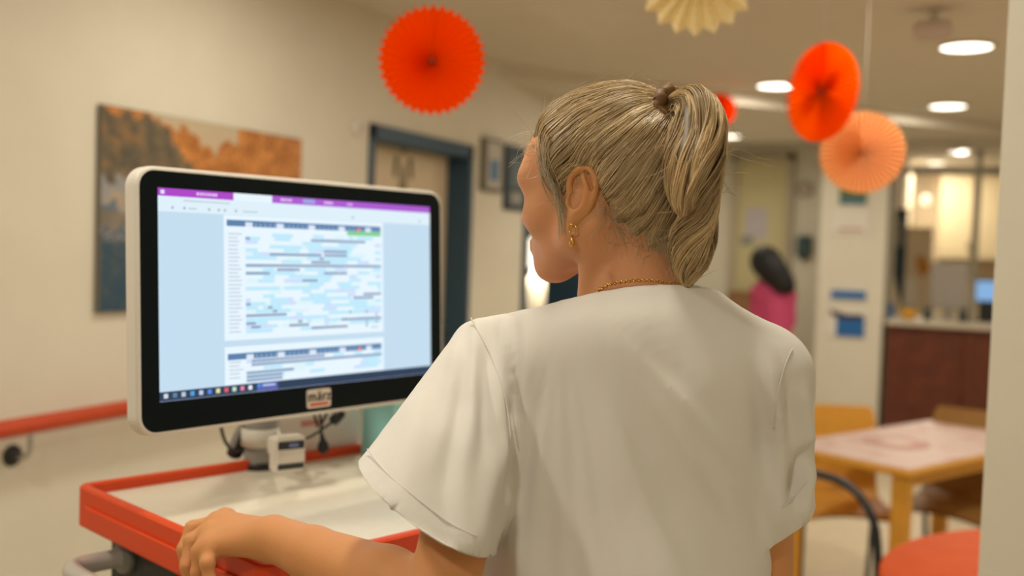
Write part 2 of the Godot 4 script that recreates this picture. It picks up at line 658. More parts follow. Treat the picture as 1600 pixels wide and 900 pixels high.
func build_shell() -> void:
	var fl := slab("floor", Vector3(-6, -0.1, -13.2), Vector3(4.2, 0, 3.6), M.floor, self)
	fl.set_meta("kind", "structure")
	var ce := slab("ceiling", Vector3(-6, CEIL, -13.2), Vector3(4.2, CEIL + 0.15, 3.6), M.ceiling, self)
	ce.set_meta("kind", "structure")
	# the wall with the picture and the doors
	var n1 := on_x(577, 192, WALL_X)
	var n2 := on_x(738, 228, WALL_X)
	d1 = [-n1.z, -n2.z, n1.y]
	d2 = [-on_x(816, 400, WALL_X).z, -on_x(816, 400, WALL_X).z + 1.05, n1.y]
	var w := struct_node("wall_left")
	var t := 0.25
	var prev := 3.6
	for d in [d1, d2]:
		slab("wall_section", Vector3(WALL_X - t, 0, -d[0]), Vector3(WALL_X, CEIL, prev), M.wall, w)
		slab("lintel", Vector3(WALL_X - t, d[2], -d[1]), Vector3(WALL_X, CEIL, -d[0]), M.wall, w)
		prev = -d[1]
	slab("wall_section", Vector3(WALL_X - t, 0, FAR_Z - 0.9), Vector3(WALL_X, CEIL, prev), M.wall, w)
	var sk := struct_node("baseboard_left")
	prev = 3.6
	for d in [d1, d2]:
		slab("board", Vector3(WALL_X, 0, -d[0]), Vector3(WALL_X + 0.012, 0.09, prev), mat(srgb(150, 140, 122), 0.5), sk)
		prev = -d[1]
	# far wall with the office opening
	var f := struct_node("wall_far")
	var xa := on_z(1272, 560, FAR_Z).x
	var xb := on_z(1376, 560, FAR_Z).x
	var door_l := on_z(1150, 400, FAR_Z - 0.75).x
	var door_r := on_z(1226, 400, FAR_Z - 0.75).x
	slab("recess_wall", Vector3(WALL_X - 0.2, 0, FAR_Z - 0.95), Vector3(xa, CEIL, FAR_Z - 0.75), M.wall, f)
	slab("poster_wall", Vector3(xa, 0, FAR_Z - 0.8), Vector3(xb, CEIL, FAR_Z), M.wall, f)
	var dd := struct_node("door_3")
	var top := on_z(1200, 252, FAR_Z - 0.75).y
	put("leaf", box_mesh(Vector3(door_r - door_l, top, 0.04), 0.004), mat(srgb(205, 196, 152), 0.6), dd, at(Vector3((door_l + door_r) / 2, top / 2, FAR_Z - 0.735)))
	for x in [door_l - 0.03, door_r + 0.03]:
		put("jamb", box_mesh(Vector3(0.06, top + 0.06, 0.08), 0.004), mat(srgb(188, 178, 156), 0.6), dd, at(Vector3(x, (top + 0.06) / 2, FAR_Z - 0.72)))
	put("head", box_mesh(Vector3(door_r - door_l + 0.12, 0.06, 0.08), 0.004), mat(srgb(188, 178, 156), 0.6), dd, at(Vector3((door_l + door_r) / 2, top + 0.03, FAR_Z - 0.72)))
	put("handle", tube_mesh([Vector3(0, 0, 0), Vector3(0, 0, 0.05), Vector3(-0.1, 0, 0.05)], 0.009, 8), M.steel, dd, at(Vector3(door_r - 0.06, 1.02, FAR_Z - 0.71)))
	# right pillar and the rest of the room
	var e0 := P(1553, 450, 1.7)
	var rw := struct_node("wall_right")
	slab("pillar", Vector3(e0.x, 0, e0.z - 0.06), Vector3(e0.x + 0.75, CEIL, e0.z + 0.06), M.wall, rw)
	var rw2 := struct_node("wall_right_far")
	slab("wall_section", Vector3(4.0, 0, -13.0), Vector3(4.2, CEIL, 3.6), M.wall, rw2)
	var rw3 := struct_node("wall_entry")
	slab("wall_section", Vector3(e0.x + 0.6, 0, e0.z + 0.06), Vector3(e0.x + 0.75, CEIL, 3.4), M.wall, rw3)
	var back := struct_node("wall_back")
	slab("wall_section", Vector3(-2.85, 0, 3.4), Vector3(4.2, CEIL, 3.6), M.wall, back)
	# lowered ceiling beyond a slanting soffit
	var p0 := on_y(700, 90, CEIL)
	var p1 := on_y(1172, 146, CEIL)
	var dir := (p1 - p0).normalized()
	var a0 := p0 + dir * ((WALL_X - p0.x) / dir.x)
	var a1 := a0 + dir * ((-9.05 - a0.z) / dir.z)
	var poly := PackedVector2Array([Vector2(a0.x, -a0.z), Vector2(a1.x, -a1.z), Vector2(WALL_X, 9.05)])
	var so := put("trim_1", prism_mesh(poly, LOW_CEIL, CEIL + 0.01, Transform3D(Basis(Vector3(1, 0, 0), Vector3(0, 0, -1), Vector3(0, 1, 0)), Vector3.ZERO)), M.ceiling)
	so.set_meta("kind", "structure")
	# room behind the open door
	var sw := mat(srgb(214, 205, 186), 0.8)
	slab("wall_section", Vector3(-5.6, 0, -9.9), Vector3(-5.4, CEIL, -3.2), sw, struct_node("wall_side_room_left"))
	slab("wall_section", Vector3(-5.4, 0, -3.4), Vector3(WALL_X - t, CEIL, -3.2), sw, struct_node("wall_side_room_near"))
	slab("wall_section", Vector3(-5.4, 0, -9.9), Vector3(WALL_X - 0.3, CEIL, -9.7), sw, struct_node("wall_side_room_back"))

func build_left_wall_things() -> void:
	# first door, blue frame, leaf set back
	var d := struct_node("door_1")
	var s0: float = d1[0]
	var s1: float = d1[1]
	var top: float = d1[2]
	put("jamb", box_mesh(Vector3(0.17, top, 0.04), 0.003), M.blue, d, at(Vector3(WALL_X - 0.07, top / 2, -s0 - 0.02)))
	put("jamb", box_mesh(Vector3(0.17, top, 0.05), 0.003), M.blue, d, at(Vector3(WALL_X - 0.07, top / 2, -s1 + 0.025)))
	put("head", box_mesh(Vector3(0.17, 0.07, s1 - s0), 0.003), M.blue, d, at(Vector3(WALL_X - 0.07, top - 0.035, -(s0 + s1) / 2)))
	put("leaf", box_mesh(Vector3(0.04, top - 0.06, s1 - s0 - 0.07), 0.003), M.door, d, at(Vector3(WALL_X - 0.145, (top - 0.06) / 2, -(s0 + s1) / 2)))
	var hp := Vector3(WALL_X - 0.12, 1.03, -s1 + 0.12)
	put("handle", tube_mesh([Vector3(0, 0, 0), Vector3(0.05, 0, 0), Vector3(0.055, 0, 0.12)], 0.01, 8), M.steel, d, at(hp))
	# pictogram of a standing figure on the door
	var sp := on_x(630, 262, WALL_X - 0.124)
	var pg := thing("door_pictogram", "grey green pictogram of a standing figure on the beige door", "sign", Transform3D(Basis(Vector3.UP, PI / 2), sp))
	var pm := mat(srgb(120, 112, 84), 0.7)
	put("head", lathe_mesh([Vector2(0, 0.003), Vector2(0.034, 0.003), Vector2(0.034, 0), Vector2(0, 0)], 20, false, Transform3D(Basis(Vector3.RIGHT, PI / 2), Vector3(0, 0.11, 0))), pm, pg)
	put("arm", prism_mesh(PackedVector2Array([Vector2(-0.10, -0.04), Vector2(-0.07, -0.06), Vector2(-0.05, 0.05), Vector2(-0.08, 0.06)]), 0, 0.003), pm, pg)
	put("arm", prism_mesh(PackedVector2Array([Vector2(0.10, -0.04), Vector2(0.07, -0.06), Vector2(0.05, 0.05), Vector2(0.08, 0.06)]), 0, 0.003), pm, pg)
	put("body", prism_mesh(PackedVector2Array([Vector2(-0.045, -0.12), Vector2(0.045, -0.12), Vector2(0.02, 0.0), Vector2(0.0, 0.02), Vector2(-0.02, 0.0)]), 0, 0.003), mat(srgb(150, 140, 118), 0.7), pg)
	# second door opening, frame and the leaf swung into the side room
	var d_b := struct_node("door_2")
	s0 = d2[0]
	s1 = d2[1]
	put("jamb", box_mesh(Vector3(0.27, top, 0.06), 0.003), M.blue, d_b, at(Vector3(WALL_X - 0.115, top / 2, -s0 - 0.03)))
	put("jamb", box_mesh(Vector3(0.27, top, 0.06), 0.003), M.blue, d_b, at(Vector3(WALL_X - 0.115, top / 2, -s1 + 0.03)))
	put("head", box_mesh(Vector3(0.27, 0.07, s1 - s0), 0.003), M.blue, d_b, at(Vector3(WALL_X - 0.115, top - 0.035, -(s0 + s1) / 2)))
	# what shows through it: a lit lamp on a cabinet
	var lp := P(834, 398, 8.2)
	var fl := thing("floor_lamp", "glowing white lamp seen through the open blue door frame", "lamp", at(Vector3(lp.x, 0, lp.z)))
	var glow := mat(srgb(255, 250, 235), 0.6)
	glow.emission_enabled = true
	glow.emission = srgb(255, 244, 220)
	glow.emission_energy_multiplier = 2.2
	put("base", lathe_mesh([Vector2(0, 0.03), Vector2(0.12, 0.03), Vector2(0.13, 0.0), Vector2(0, 0.0)], 20), M.steel, fl)
	put("pole", tube_mesh([Vector3(0, 0.02, 0), Vector3(0, lp.y - 0.05, 0)], 0.012, 8), M.steel, fl)
	put("shade", lathe_mesh([Vector2(0.07, 0.13), Vector2(0.115, -0.1), Vector2(0.112, -0.1), Vector2(0.067, 0.13)], 24, true, at(Vector3(0, lp.y, 0))), glow, fl)
	var ol := OmniLight3D.new()
	ol.name = "lamp_light"
	ol.light_color = srgb(255, 236, 205)
	ol.light_energy = 0.5
	ol.light_size = 0.04
	ol.omni_range = 12.0
	ol.shadow_enabled = true
	fl.add_child(ol)
	ol.position = Vector3(0, lp.y - 0.02, 0)
	var cp := P(846, 432, 8.5)
	var cab := thing("white_cabinet", "white low cabinet in the side room behind the blue door frame", "cabinet", at(Vector3(cp.x, 0, cp.z), 0.3))
	put("body", box_mesh(Vector3(0.5, cp.y, 0.4), 0.006, Vector3(0, cp.y / 2, 0)), M.white_plastic, cab)
	put("door", box_mesh(Vector3(0.47, cp.y - 0.1, 0.02), 0.004, Vector3(0, cp.y / 2, 0.205)), M.white_gloss, cab)
	var bp := P(884, 452, 9.3)
	var bc := thing("brown_cupboard", "brown wooden cupboard in the side room beside the chin", "cupboard", at(Vector3(bp.x, 0, bp.z), 0.3))
	put("body", box_mesh(Vector3(0.6, bp.y, 0.4), 0.006, Vector3(0, bp.y / 2, 0)), mat(srgb(150, 105, 66), 0.6), bc)
	put("door", box_mesh(Vector3(0.28, bp.y - 0.1, 0.02), 0.004, Vector3(-0.145, bp.y / 2, 0.205)), mat(srgb(160, 112, 70), 0.6), bc)
	put("door", box_mesh(Vector3(0.28, bp.y - 0.1, 0.02), 0.004, Vector3(0.145, bp.y / 2, 0.205)), mat(srgb(160, 112, 70), 0.6), bc)
	# landscape picture
	var a := on_x(152, 162, WALL_X)
	var b := on_x(466, 218, WALL_X)
	var c := on_x(147, 488, WALL_X)
	var pw := a.z - b.z
	var ph := a.y - c.y
	var pic := thing("landscape_picture", "unframed autumn river landscape print on the cream wall above the handrail", "picture", Transform3D(Basis(Vector3.UP, PI / 2), Vector3(WALL_X, (a.y + c.y) / 2, (a.z + b.z) / 2)))
	var lm := mat(Color.WHITE, 0.5)
	lm.albedo_texture = ImageTexture.create_from_image(landscape())
	sheet("panel", pw, ph, 0.02, lm, mat(srgb(120, 116, 104), 0.6), pic, at(Vector3.ZERO))
	# handrail
	var h0 := on_x(0, 672, WALL_X + 0.075)
	var rail := thing("handrail", "orange wooden handrail along the cream wall on metal brackets", "handrail", at(Vector3(WALL_X, 0, 0)))
	var y := h0.y
	var z_end: float = -d1[0] + 0.14
	put("rail", tube_mesh([Vector3(0.075, y, 1.8), Vector3(0.075, y, z_end)], 0.027, 18), M.rail, rail)
	for z in [on_x(10, 700, WALL_X).z - 0.02, on_x(10, 700, WALL_X).z - 1.2, on_x(10, 700, WALL_X).z + 1.2]:
		var br := put("bracket", tube_mesh(curve_pts([Vector3(0, y - 0.1, z), Vector3(0.05, y - 0.1, z), Vector3(0.072, y - 0.08, z), Vector3(0.075, y - 0.025, z)], 10), 0.007, 8), M.steel, rail)
		put("wall_plate", lathe_mesh([Vector2(0, 0.01), Vector2(0.028, 0.01), Vector2(0.034, 0.0), Vector2(0, 0.0)], 20, true, Transform3D(Basis(Vector3.BACK, -PI / 2), Vector3(0, y - 0.1, z))), M.dark, br)
	# call sensor beside the door
	var q := on_x(555, 200, WALL_X)
	var se := thing("wall_sensor", "small white round sensor on the wall beside the blue door frame", "sensor", Transform3D(Basis(Vector3.BACK, -PI / 2), q))
	put("housing", lathe_mesh([Vector2(0, 0.03), Vector2(0.02, 0.028), Vector2(0.034, 0.012), Vector2(0.038, 0.0), Vector2(0, 0.0)], 20), M.white_gloss, se)
	put("lens", lathe_mesh([Vector2(0, 0.034), Vector2(0.008, 0.031), Vector2(0.009, 0.026)], 12), M.dark, se)
	# dispenser-like framed plate and dark picture
	var g0 := on_x(751, 208, WALL_X)
	var g1 := on_x(778, 296, WALL_X)
	var gw := g0.z - g1.z
	var gh := g0.y - g1.y
	var pl := thing("room_sign", "narrow grey framed room sign with a blue strip beside the door", "sign", Transform3D(Basis(Vector3.UP, PI / 2), Vector3(WALL_X, (g0.y + g1.y) / 2 - 0.02, (g0.z + g1.z) / 2)))
	put("frame", box_mesh(Vector3(gw, gh, 0.03), 0.004, Vector3(0, 0, 0.015)), mat(srgb(108, 104, 92), 0.5), pl)
	put("plate", box_mesh(Vector3(gw * 0.72, gh * 0.86, 0.004), 0.001, Vector3(0.0, 0, 0.031)), mat(srgb(190, 186, 178), 0.5), pl)
	put("strip", box_mesh(Vector3(gw * 0.4, gh * 0.4, 0.003), 0.001, Vector3(0, -0.03, 0.0345)), mat(srgb(70, 120, 165), 0.5), pl)
	var k0 := on_x(788, 225, WALL_X)
	var k1 := on_x(815, 330, WALL_X)
	var dp := thing("dark_picture", "dark blue framed picture on the wall beside the open blue door", "picture", Transform3D(Basis(Vector3.UP, PI / 2), Vector3(WALL_X, (k0.y + k1.y) / 2, (k0.z + k1.z) / 2)))
	put("frame", box_mesh(Vector3(k0.z - k1.z, k0.y - k1.y, 0.025), 0.004, Vector3(0, 0, 0.0125)), mat(srgb(40, 62, 78), 0.5), dp)
	put("print", box_mesh(Vector3((k0.z - k1.z) * 0.7, (k0.y - k1.y) * 0.45, 0.004), 0.001, Vector3(0, 0.03, 0.0265)), mat(srgb(96, 112, 118), 0.6), dp)
	put("caption", box_mesh(Vector3((k0.z - k1.z) * 0.6, (k0.y - k1.y) * 0.2, 0.004), 0.001, Vector3(0, -0.12, 0.0265)), mat(srgb(150, 150, 146), 0.6), dp)

func landscape() -> Image:
	var w := 360
	var h := 224
	var im := Image.create(w, h, false, Image.FORMAT_RGB8)
	var n := FastNoiseLite.new()
	n.seed = 3
	n.frequency = 0.03
	n.fractal_octaves = 5
	var n2 := FastNoiseLite.new()
	n2.seed = 9
	n2.frequency = 0.11
	for y in h:
		for x in w:
			var u := float(x) / w
			var v := float(y) / h
			var a := n.get_noise_2d(x, y)
			var b := n2.get_noise_2d(x, y * 1.2)
			var e := a * 0.08
			var c: Color
			if v + e < 0.34 + 0.03 * u:
				# autumn woods: dark grey firs left, orange slope right, pale sky gap between
				if u + e < 0.4 and v > 0.02 + maxf(0.0, u - 0.24) * 1.4 + e:
					c = srgb(86, 80, 66).lerp(srgb(126, 108, 80), clampf(0.5 + a * 1.3 + b * 0.5, 0, 1))
					if u < 0.16: c = c.lerp(srgb(150, 104, 58), clampf(0.35 - v * 1.5 + a, 0, 1))
				elif u < 0.62 and v < 0.14 + a * 0.08 - absf(u - 0.5) * 0.5:
					c = srgb(196, 178, 150)
				else:
					c = srgb(176, 106, 42).lerp(srgb(214, 142, 70), clampf(0.5 + a * 1.2 + b * 0.6, 0, 1))
					if b < -0.25: c = c.lerp(srgb(96, 78, 50), 0.6)
			elif v + e < 0.48 and u < 0.34:
				c = srgb(150, 152, 158).lerp(srgb(178, 160, 138), clampf(v * 6.0 - 2.0 + a, 0, 1))
			elif v + e < 0.58:
				c = srgb(120, 140, 158).lerp(srgb(92, 112, 128), clampf(0.5 + a * 1.5, 0, 1))
				if u < 0.3 and v > 0.5: c = c.lerp(srgb(150, 112, 70), 0.5)
			elif v + e < 0.66:
				c = srgb(92, 100, 108).lerp(srgb(190, 196, 198), clampf(b * 2.0 - 0.1, 0, 1))
			else:
				c = srgb(60, 82, 98).lerp(srgb(34, 72, 98), clampf(v * 2.0 - 1.2 + a, 0, 1))
				c = c.lerp(srgb(110, 112, 106), clampf(b * 1.1, 0, 0.5))
			im.set_pixel(x, y, c)
	return im

# ---------------------------------------------------------------- far end: posters, counter, office
func flat_sign(called: String, label: String, cat: String, p0: Vector2, p1: Vector2, z: float, m: Material, depth := 0.012) -> Node3D:
	var a := on_z(p0.x, p0.y, z)
	var b := on_z(p1.x, p1.y, z)
	var t := thing(called, label, cat, at(Vector3((a.x + b.x) / 2, (a.y + b.y) / 2, z)))
	put("board", box_mesh(Vector3(absf(b.x - a.x), absf(a.y - b.y), depth), 0.002, Vector3(0, 0, depth / 2)), m, t)
	return t

func build_far_end() -> void:
	var z := FAR_Z
	var blue := mat(srgb(30, 104, 176), 0.55)
	var pa := flat_sign("small_poster", "small poster of green hills over a blue lake, high on the far wall", "poster", Vector2(1313, 292), Vector2(1354, 320), z, mat(srgb(96, 116, 70), 0.6))
	put("lake", box_mesh(Vector3(0.2, 0.05, 0.003), 0.001, Vector3(0, -0.045, 0.0145)), mat(srgb(70, 120, 150), 0.6), pa)
	var pb := flat_sign("notice_sheet", "white notice sheet with a faint red line on the far wall", "notice", Vector2(1302, 326), Vector2(1358, 366), z, M.paper)
	put("printed_line", box_mesh(Vector3(0.2, 0.02, 0.002), 0.0005, Vector3(0, -0.07, 0.013)), mat(srgb(190, 140, 130), 0.7), pb)
	var pc := flat_sign("banner_sign", "blue banner strip sign above the blue poster on the far wall", "sign", Vector2(1299, 453), Vector2(1353, 468), z, blue)
	put("edge", box_mesh(Vector3(0.29, 0.012, 0.004), 0.001, Vector3(0, -0.045, 0.0135)), mat(srgb(200, 205, 210), 0.6), pc)
	var pd := flat_sign("blue_poster", "white and blue poster with a dark swoosh below the blue banner", "poster", Vector2(1295, 480), Vector2(1352, 528), z, M.paper)
	put("blue_field", box_mesh(Vector3(0.23, 0.17, 0.003), 0.001, Vector3(0.03, -0.035, 0.0135)), blue, pd)
	var sw := begin()
	add_prism(sw, PackedVector2Array([Vector2(-0.15, 0.11), Vector2(-0.12, 0.05), Vector2(0.0, 0.03), Vector2(0.13, 0.035), Vector2(0.13, 0.075), Vector2(0.0, 0.07), Vector2(-0.08, 0.09)]), 0.015, 0.018)
	put("swoosh", done(sw), mat(srgb(62, 46, 44), 0.7), pd)
	# dispenser on the recess wall
	var w0 := on_z(1258, 385, z - 0.75)
	var di := thing("wall_dispenser", "dark teal wall dispenser on the far grey wall beside the door", "dispenser", at(Vector3(w0.x, w0.y, z - 0.75)))
	put("housing", box_mesh(Vector3(0.13, 0.2, 0.09), 0.02, Vector3(0, 0, 0.045)), mat(srgb(52, 78, 82), 0.5), di)
	put("nozzle", box_mesh(Vector3(0.05, 0.04, 0.05), 0.008, Vector3(0, -0.11, 0.045)), M.dark, di)
	var w1 := on_z(1258, 296, z - 0.75)
	var em := thing("wall_lamp", "small pale round fitting high on the far grey wall", "fitting", Transform3D(Basis(Vector3.RIGHT, PI / 2), Vector3(w1.x, w1.y, z - 0.75)))
	put("dome", lathe_mesh([Vector2(0, 0.05), Vector2(0.04, 0.045), Vector2(0.065, 0.015), Vector2(0.07, 0.0), Vector2(0, 0.0)], 20), mat(srgb(206, 190, 176), 0.5), em)
	put("rim", lathe_mesh([Vector2(0.07, 0.008), Vector2(0.078, 0.008), Vector2(0.08, 0.0)], 20), M.grey, em)
	var w2 := on_z(1182, 350, z - 0.735)
	var dn := thing("door_notice", "pale lilac notice sheet taped to the far yellowish door", "notice", at(Vector3(w2.x, w2.y, z - 0.714)))
	put("sheet", box_mesh(Vector3(0.21, 0.29, 0.003), 0.001), mat(srgb(196, 190, 196), 0.8), dn)
	put("small_sheet", box_mesh(Vector3(0.12, 0.09, 0.003), 0.001, Vector3(-0.08, -0.16, 0.004)), mat(srgb(150, 150, 150), 0.8), dn)
	# wooden sideboard behind the far person
	var sb := on_y(1163, 640, 0.0)
	var s_p := P(1166, 470, 8.9)
	var sd := thing("wooden_locker", "narrow brown wooden locker beside the far door", "locker", at(Vector3(s_p.x - 0.1, 0, z - 0.5)))
	put("body", box_mesh(Vector3(0.36, 1.14, 0.34), 0.008, Vector3(0, 0.57, 0)), mat(srgb(132, 98, 62), 0.6), sd)
	put("door", box_mesh(Vector3(0.33, 1.04, 0.02), 0.005, Vector3(0, 0.57, 0.18)), mat(srgb(140, 104, 66), 0.6), sd)
	# counter
	var c0 := on_z(1378, 497, z)
	var xr := 1.6
	var cn := thing("reception_counter", "brown wooden reception counter with a pale top under the office window", "counter", at(Vector3(c0.x + 0.05, 0, z)))
	var hgt := c0.y
	var cw := xr - c0.x
	put("top", box_mesh(Vector3(cw + 0.02, 0.045, 0.75), 0.006, Vector3(cw / 2, hgt - 0.0225, -0.25)), mat(srgb(206, 196, 178), 0.4), cn)
	var nf := 4
	for i in nf:
		put("front_panel", box_mesh(Vector3(cw / nf - 0.004, hgt - 0.15, 0.03), 0.003, Vector3(cw / nf * (i + 0.5), 0.1 + (hgt - 0.15) / 2, 0.04)), M.brown, cn)
	put("plinth", box_mesh(Vector3(cw, 0.1, 0.06), 0.003, Vector3(cw / 2, 0.05, -0.02)), mat(srgb(120, 112, 100), 0.6), cn)
	put("carcass", box_mesh(Vector3(cw, hgt - 0.06, 0.5), 0.003, Vector3(cw / 2, (hgt - 0.06) / 2, -0.26)), mat(srgb(96, 50, 30), 0.6), cn)
	# glazed office front above the counter
	var gp := struct_node("window_1")
	var top := on_z(1480, 233, z).y
	var bar := on_z(1480, 266, z).y
	var fm := mat(srgb(134, 130, 116), 0.5)
	put("lintel", box_mesh(Vector3(cw + 2.4, CEIL - top, 0.2), 0.0, Vector3((cw + 2.4) / 2, (CEIL + top) / 2, -0.1)), M.ceiling, gp, at(Vector3(c0.x - 0.02, 0, z)))
	put("transom", box_mesh(Vector3(cw + 2.4, 0.055, 0.06), 0.004, Vector3((cw + 2.4) / 2, bar, -0.05)), fm, gp, at(Vector3(c0.x, 0, z)))
	var gl := mat(Color(0.86, 0.9, 0.88, 0.06), 0.03)
	gl.transparency = BaseMaterial3D.TRANSPARENCY_ALPHA
	var xs := [c0.x + 0.02, on_z(1526, 350, z).x, on_z(1526, 350, z).x + 0.9, on_z(1526, 350, z).x + 1.8]
	for i in xs.size():
		put("mullion", box_mesh(Vector3(0.045, top - hgt, 0.06), 0.004), fm, gp, at(Vector3(xs[i], (top + hgt) / 2, z - 0.05)))
		if i < xs.size() - 1:
			put("pane", box_mesh(Vector3(xs[i + 1] - xs[i] - 0.05, top - bar - 0.03, 0.006), 0.0), gl, gp, at(Vector3((xs[i] + xs[i + 1]) / 2, (top + bar) / 2 + 0.01, z - 0.05)))
	# office room
	var ow := mat(srgb(222, 206, 178), 0.8)
	slab("wall_section", Vector3(-0.9, 0, -13.1), Vector3(4.0, CEIL, -12.9), ow, struct_node("wall_office_back"))
	slab("wall_section", Vector3(-0.9, 0, -12.9), Vector3(-0.75, CEIL, z - 0.81), ow, struct_node("wall_office_left"))
	slab("wall_section", Vector3(1.8, 0, z - 0.2), Vector3(4.0, CEIL, z), ow, struct_node("wall_office_front"))
	lamp(on_y(1462, 254, CEIL), 1.3, "small round downlight inside the glazed office", CEIL, 0.11)
	lamp(on_y(1462, 254, CEIL) + Vector3(2.1, 0, 0.9), 1.3, "round downlight inside the glazed office by the cabinets", CEIL, 0.11)
	# hanging office globe lamp
	var gp2 := P(1447, 313, 11.0)
	var gg := mat(srgb(255, 250, 240), 0.5)
	gg.emission_enabled = true
	gg.emission = srgb(255, 238, 205)
	gg.emission_energy_multiplier = 1.0
	var gb := thing("globe_lamp", "small glowing globe lamp hanging inside the office", "lamp", at(gp2))
	put("globe", lathe_mesh([Vector2(0, 0.06), Vector2(0.042, 0.042), Vector2(0.06, 0), Vector2(0.042, -0.042), Vector2(0, -0.06)], 20), gg, gb)
	put("cord", tube_mesh([Vector3(0, 0.05, 0), Vector3(0, CEIL - gp2.y, 0)], 0.004, 6), M.dark, gb)
	var gl2 := OmniLight3D.new()
	gl2.name = "lamp_light"
	gl2.light_color = srgb(255, 236, 205)
	gl2.light_energy = 0.1
	gl2.light_size = 0.05
	gl2.omni_range = 9.0
	gl2.shadow_enabled = true
	gb.add_child(gl2)
	# tall cream cupboards on the office back wall
	for i in 3:
		var px: float = [1496.0, 1549.0, 1602.0][i]
		var k := P(px, 345, 12.2)
		var cb := thing("tall_cupboard", ["cream wall cupboard in the office behind the laptop", "cream wall cupboard in the office above the lit screen", "cream wall cupboard in the office hidden by the pillar"][i], "cupboard", at(Vector3(k.x, 0, -12.73)))
		put("body", box_mesh(Vector3(0.352, 0.95, 0.32), 0.005, Vector3(0, 1.98, 0)), mat(srgb(214, 196, 160), 0.5), cb)
		put("door", box_mesh(Vector3(0.335, 0.92, 0.02), 0.004, Vector3(0, 1.98, 0.17)), mat(srgb(232, 216, 180), 0.5), cb)
		put("handle", box_mesh(Vector3(0.015, 0.12, 0.02), 0.004, Vector3(0.14, 1.66, 0.19)), M.steel, cb)
	var sh := thing("office_worktop", "grey office worktop with a dark edge along the back wall", "worktop", at(Vector3(1.9, 0, -12.58)))
	put("top", box_mesh(Vector3(4.0, 0.04, 0.6), 0.004, Vector3(0, 0.76, 0)), mat(srgb(170, 160, 146), 0.5), sh)
	put("side", box_mesh(Vector3(0.04, 0.74, 0.58), 0.004, Vector3(-1.9, 0.37, 0)), mat(srgb(150, 140, 126), 0.5), sh)
	put("side", box_mesh(Vector3(0.04, 0.74, 0.58), 0.004, Vector3(1.9, 0.37, 0)), mat(srgb(150, 140, 126), 0.5), sh)
	# dark rolled banner / narrow hanging board
	var b0 := P(1406, 400, 9.6)
	var bn := thing("narrow_banner", "narrow dark teal hanging banner behind the office window", "banner", at(b0))
	put("cloth", prism_mesh(PackedVector2Array([Vector2(-0.05, 0.42), Vector2(0.055, 0.42), Vector2(0.05, -0.25), Vector2(0.045, -0.5), Vector2(0.0, -0.36), Vector2(-0.05, -0.15)]), -0.01, 0.01), mat(srgb(38, 62, 74), 0.7), bn)
	put("rod", tube_mesh([Vector3(-0.07, 0.43, 0), Vector3(0.07, 0.43, 0)], 0.012, 8), M.dark, bn)
	put("grey_field", box_mesh(Vector3(0.09, 0.26, 0.004), 0.001, Vector3(0, 0.22, 0.012)), mat(srgb(120, 122, 120), 0.7), bn)
	put("hanger", tube_mesh([Vector3(0, 0.43, 0), Vector3(0, CEIL - b0.y, 0)], 0.004, 6), M.dark, bn)
	# pin board with papers
	var q0 := P(1434, 420, 10.6)
	var pbd := thing("paper_board", "cream pinboard of papers with an orange sheet in the office", "pinboard", at(q0))
	put("board", box_mesh(Vector3(0.36, 0.9, 0.02), 0.004, Vector3(-0.05, -0.02, 0)), mat(srgb(226, 212, 184), 0.8), pbd)
	put("orange_sheet", prism_mesh(PackedVector2Array([Vector2(-0.02, 0.14), Vector2(0.06, 0.13), Vector2(0.12, 0.02), Vector2(0.05, -0.1), Vector2(-0.0, 0.0)]), 0.012, 0.016), mat(srgb(206, 140, 56), 0.8), pbd)
	put("white_sheet", box_mesh(Vector3(0.2, 0.28, 0.003), 0.001, Vector3(-0.1, -0.24, 0.013)), M.paper, pbd)
	put("post", box_mesh(Vector3(0.04, q0.y - 0.4, 0.02), 0.004, Vector3(-0.05, -(q0.y + 0.4) / 2 , -0.005)), M.grey, pbd)
	# things on the counter
	var ty := hgt + 0.001
	var m0 := on_z(1481, 490, z - 0.25)
	var mo := thing("grey_monitor", "back of a grey flat monitor on the pale reception counter", "monitor", at(Vector3(m0.x, ty, z - 0.25)))
	put("foot", box_mesh(Vector3(0.18, 0.012, 0.12), 0.004, Vector3(0, 0.006, 0)), M.grey, mo)
	put("stem", box_mesh(Vector3(0.05, 0.12, 0.03), 0.005, Vector3(0, 0.07, -0.02)), M.grey, mo)
	put("shell", box_mesh(Vector3(0.29, 0.4, 0.035), 0.012, Vector3(0, 0.29, 0)), mat(srgb(168, 160, 152), 0.5), mo)
	for x in [-0.15, 0.12]:
		var bt := thing("dark_desk_cup", "small dark pen cup between the yellow bowl and the grey monitor" if x < 0 else "small dark pen cup on the counter between grey monitor and glowing screen", "cup", at(Vector3(m0.x + x, ty, z - 0.1)), "dark cups on the counter")
		put("cup", lathe_mesh([Vector2(0, 0.004), Vector2(0.03, 0.004), Vector2(0.03, 0.1), Vector2(0.034, 0.1), Vector2(0.035, 0.0), Vector2(0, 0.0)], 16), mat(srgb(60, 72, 74), 0.5), bt)
		put("pen", tube_mesh([Vector3(0.01, 0.01, 0), Vector3(0.02, 0.15, 0.01)], 0.004, 6), M.dark, bt)
	var lit := mat(srgb(20, 24, 30), 0.4)
	lit.emission_enabled = true
	lit.emission = srgb(150, 200, 250)
	lit.emission_energy_multiplier = 0.75
	var n0 := on_z(1545, 455, z - 0.35)
	var sc := thing("office_screen", "small glowing blue computer screen on a dark stand in the office", "screen", at(Vector3(n0.x, ty, n0.z), 0.25))
	put("foot", box_mesh(Vector3(0.16, 0.01, 0.14), 0.003, Vector3(0, 0.005, 0)), M.dark, sc)
	put("stand", box_mesh(Vector3(0.12, 0.17, 0.05), 0.006, Vector3(0, 0.09, -0.03)), M.dark, sc)
